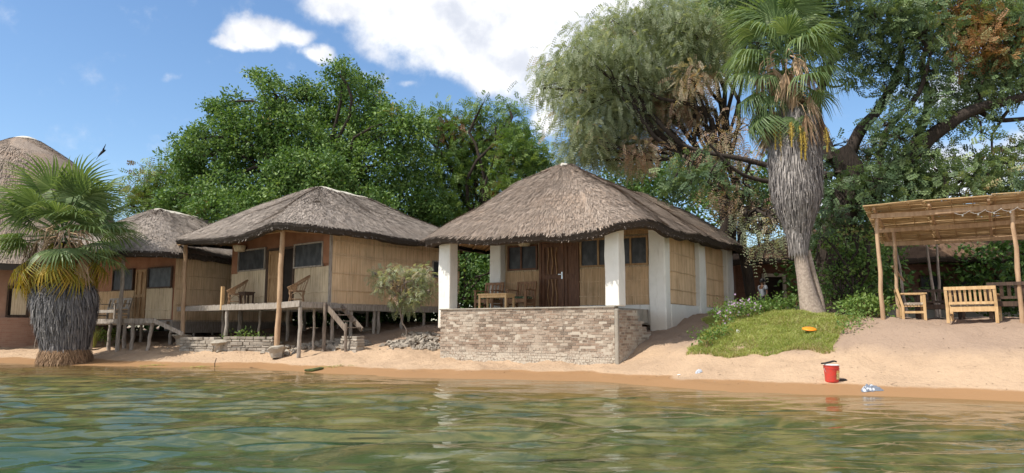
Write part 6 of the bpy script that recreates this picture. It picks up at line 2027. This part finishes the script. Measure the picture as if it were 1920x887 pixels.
def cloth(name, label, cat, px, py, Y, w, d, h, matl, seed):
    r = np.random.default_rng(seed); p = hit(px, py); zb = g1(p.x, p.y); m = MB(); n = 26
    xs_ = np.linspace(-1, 1, n); Xg, Yg = np.meshgrid(xs_, xs_)
    ang = np.arctan2(Yg, Xg); rad = np.hypot(Xg, Yg)
    f = np.maximum(np.abs(Xg), np.abs(Yg)) / (rad + 1e-6); Xc, Yc = Xg * f, Yg * f
    k = 1 + .25 * np.sin(3 * ang + seed) + .12 * np.sin(7 * ang)
    Xw = p.x + Xc * w / 2 * k; Yw = p.y + Yc * d / 2 * k
    bump_ = vnoise(Xc * 3 + 9, Yc * 3 + seed, 2) * .6 + vnoise(Xc * 7, Yc * 7, 5) * .4
    Z = gz(Xw.ravel(), Yw.ravel()).reshape(n, n) + .004 + h * np.clip(1.05 - (np.maximum(abs(Xg), abs(Yg))) ** 3, .02, 1) * bump_
    V = np.stack([Xw.ravel() - p.x, Yw.ravel() - p.y, Z.ravel() - zb], 1)
    i = np.arange((n - 1) * (n - 1)); rr = i // (n - 1); cc = i % (n - 1); a = rr * n + cc
    m.add(V, np.stack([a, a + 1, a + n + 1, a + n], 1)); o = m.build(name, matl, None, smooth=True); o.location = (p.x, p.y, zb)
    return tag(o, label, cat)
cloth('crumpled_cloth', 'crumpled grey and white striped cloth lying at the waterline right of the bucket', 'cloth', 1632, 732, 13.05, .36, .26, .13, patterned('grey_stripe', (.55, .56, .58), (.16, .18, .22), 14), 3)
cloth('plastic_bag', 'small crumpled pale plastic bag on the sand left of the bucket', 'plastic bag', 1310, 699, 15.7, .14, .12, .09, simple('grey_film', (.5, .52, .55), (.3, .32, .36), 20, rough=.3), 4)
cloth('paper_scrap', 'tiny white scrap on the sand beside the small plastic bag', 'litter', 1273, 703, 15.9, .07, .05, .02, M['whiteplastic'], 6)
cloth('white_scrap', 'white scrap lying in the grass on the mound left of the orange disc', 'litter', 1384, 626, 17.9, .10, .08, .12, M['whiteplastic'], 7)
# orange disc on the grass
M['orange'] = simple('orange_plastic', (.85, .28, .02), (.78, .24, .02), 4, rough=.4, bump=0)
p = hit(1518, 628)
m = MB(); m.lathe([(0, .03), (.13, .028), (.16, .012), (.165, -.005), (.15, .0), (0, .018)], (0, 0, 0), 28); o = m.build('flying_disc', M['orange'], None, smooth=True); o.location = (p.x, p.y, p.z + .13); o.rotation_euler = (R(14), 0, 0); tag(o, 'orange plastic disc lying on the grass mound', 'disc')
for i, (px, Y, s) in enumerate(((945, 18.1, .03), (1515, 14.6, .04))):
    pass

# ------------------------------------------------------------------ bird
b = at(193, 284, 20)
bt = mk('bird', 'dark bird with spread wings flying above the left palm', 'bird', tuple(b))
M['feather'] = simple('dark_feathers', (.015, .015, .018), (.03, .028, .028), 8, rough=.7, bump=0)
m = MB(); m.tube([(-.13, 0, -.15), (-.08, 0, -.09), (-.02, 0, -.02), (.03, 0, .02), (.06, 0, .035), (.085, 0, .04)], [.012, .024, .036, .034, .022, .004], 10); sub('body', m, 'feather', bt, smooth=True)
def wing(pts, wd, nm='wing'):
    m = MB(); V = []
    for (p, w_) in zip(pts, wd):
        V += [(p[0] - w_ * .6, p[1], p[2] - w_ * .4), (p[0] + w_ * .5, p[1], p[2] + w_ * .3), (p[0] + w_ * .5, p[1] + .008, p[2] + w_ * .3 + .006), (p[0] - w_ * .6, p[1] + .008, p[2] - w_ * .4 + .006)]
    n = len(pts); m.add(V, [(i * 4 + k, i * 4 + (k + 1) % 4, i * 4 + 4 + (k + 1) % 4, i * 4 + 4 + k) for i in range(n - 1) for k in range(4)]); sub(nm, m, 'feather', bt)
wing([(.0, 0, .0), (.06, -.08, .07), (.13, -.16, .10), (.21, -.26, .15)], [.05, .05, .035, .004])
wing([(-.0, 0, .0), (-.06, .08, .035), (-.10, .16, .05), (-.16, .24, .055)], [.05, .045, .03, .004])
wing([(-.10, 0, -.12), (-.15, 0.01, -.18), (-.18, .02, -.23)], [.018, .022, .008], 'tail')

# ------------------------------------------------------------------ person by the building
def person():
    Y = 29.5; p = at(1431, 560, Y); zg = g1(p.x, Y)
    t = mk('person', 'person in a grey t-shirt standing by the dark doorway of the long building', 'person', (p.x, Y, zg), R(-70))
    J = {'pel': (0, 0, .92), 'sp': (0, 0, 1.12), 'ch': (0, -.01, 1.32), 'nk': (0, .0, 1.46), 'hb': (0, -.02, 1.56), 'ht': (0, -.02, 1.66),
         'ls': (-.18, 0, 1.40), 'le': (-.24, .02, 1.14), 'lw': (-.24, -.10, .92), 'lh': (-.24, -.14, .84), 'rs': (.18, 0, 1.40), 're': (.24, .02, 1.14), 'rw': (.25, -.08, .92), 'rh': (.25, -.11, .84),
         'lp': (-.10, 0, .88), 'lk': (-.11, -.03, .48), 'la': (-.11, .02, .08), 'lt': (-.12, -.14, .03), 'rp': (.10, 0, .88), 'rk': (.12, -.08, .48), 'ra': (.12, -.03, .08), 'rt': (.13, -.19, .03)}
    E = [('pel', 'sp'), ('sp', 'ch'), ('ch', 'nk'), ('nk', 'hb'), ('hb', 'ht'), ('ch', 'ls'), ('ls', 'le'), ('le', 'lw'), ('lw', 'lh'), ('ch', 'rs'), ('rs', 're'), ('re', 'rw'), ('rw', 'rh'),
         ('pel', 'lp'), ('lp', 'lk'), ('lk', 'la'), ('la', 'lt'), ('pel', 'rp'), ('rp', 'rk'), ('rk', 'ra'), ('ra', 'rt')]
    Rd = dict(pel=.13, sp=.12, ch=.14, nk=.055, hb=.085, ht=.08, ls=.06, le=.042, lw=.03, lh=.035, rs=.06, re=.042, rw=.03, rh=.035, lp=.09, lk=.06, la=.04, lt=.035, rp=.09, rk=.06, ra=.04, rt=.035)
    def skin(names, edges, rad, nm, matl, grow=0):
        idx = {k: i for i, k in enumerate(names)}
        me = bpy.data.meshes.new(nm); me.from_pydata([J[k] for k in names], [(idx[a], idx[b]) for a, b in edges], []); me.update()
        o = bpy.data.objects.new(nm, me); COL.objects.link(o); o.parent = t
        me.materials.append(M[matl])
        md = o.modifiers.new('skin', 'SKIN')
        for k in names:
            sv_ = me.skin_vertices[0].data[idx[k]]; sv_.radius = (rad[k] + grow, rad[k] * .8 + grow)
        me.skin_vertices[0].data[0].use_root = True
        o.modifiers.new('sub', 'SUBSURF').levels = 2; o.modifiers['sub'].render_levels = 2
        md.use_smooth_shade = True
        return o
    skin(list(J), E, Rd, 'body', 'skin')
    tn = ['pel', 'sp', 'ch', 'ls', 'le', 'rs', 're']
    J['le'] = tuple((np.array(J['ls']) * .4 + np.array(J['le']) * .6)); J['re'] = tuple((np.array(J['rs']) * .4 + np.array(J['re']) * .6))
    Rt = dict(Rd); Rt['le'] = Rt['re'] = .055; Rt['ls'] = Rt['rs'] = .06
    skin(tn, [('pel', 'sp'), ('sp', 'ch'), ('ch', 'ls'), ('ls', 'le'), ('ch', 'rs'), ('rs', 're')], Rt, 'shirt', 'shirt', .022)
    tn = ['pel', 'lp', 'lk', 'rp', 'rk']
    J['pel'] = (0, 0, .90)
    skin(tn, [('pel', 'lp'), ('lp', 'lk'), ('pel', 'rp'), ('rp', 'rk')], Rd, 'shorts', 'darkcloth', .02)
    m = MB(); m.lathe([(.092, .0), (.1, .04), (.085, .10), (.05, .135), (.0, .145)], (0, -.005, 1.585), 16, sy=1.1); sub('hair', m, 'black', t, smooth=True)
M['skin'] = simple('brown_skin', (.12, .065, .04), (.10, .055, .035), 5, rough=.5, bump=0)
M['shirt'] = simple('grey_cotton', (.26, .28, .31), (.20, .22, .25), 5, rough=.9, bump=0)
M['darkcloth'] = simple('dark_cotton', (.06, .06, .08), (.04, .04, .05), 5, rough=.9, bump=0)
person()
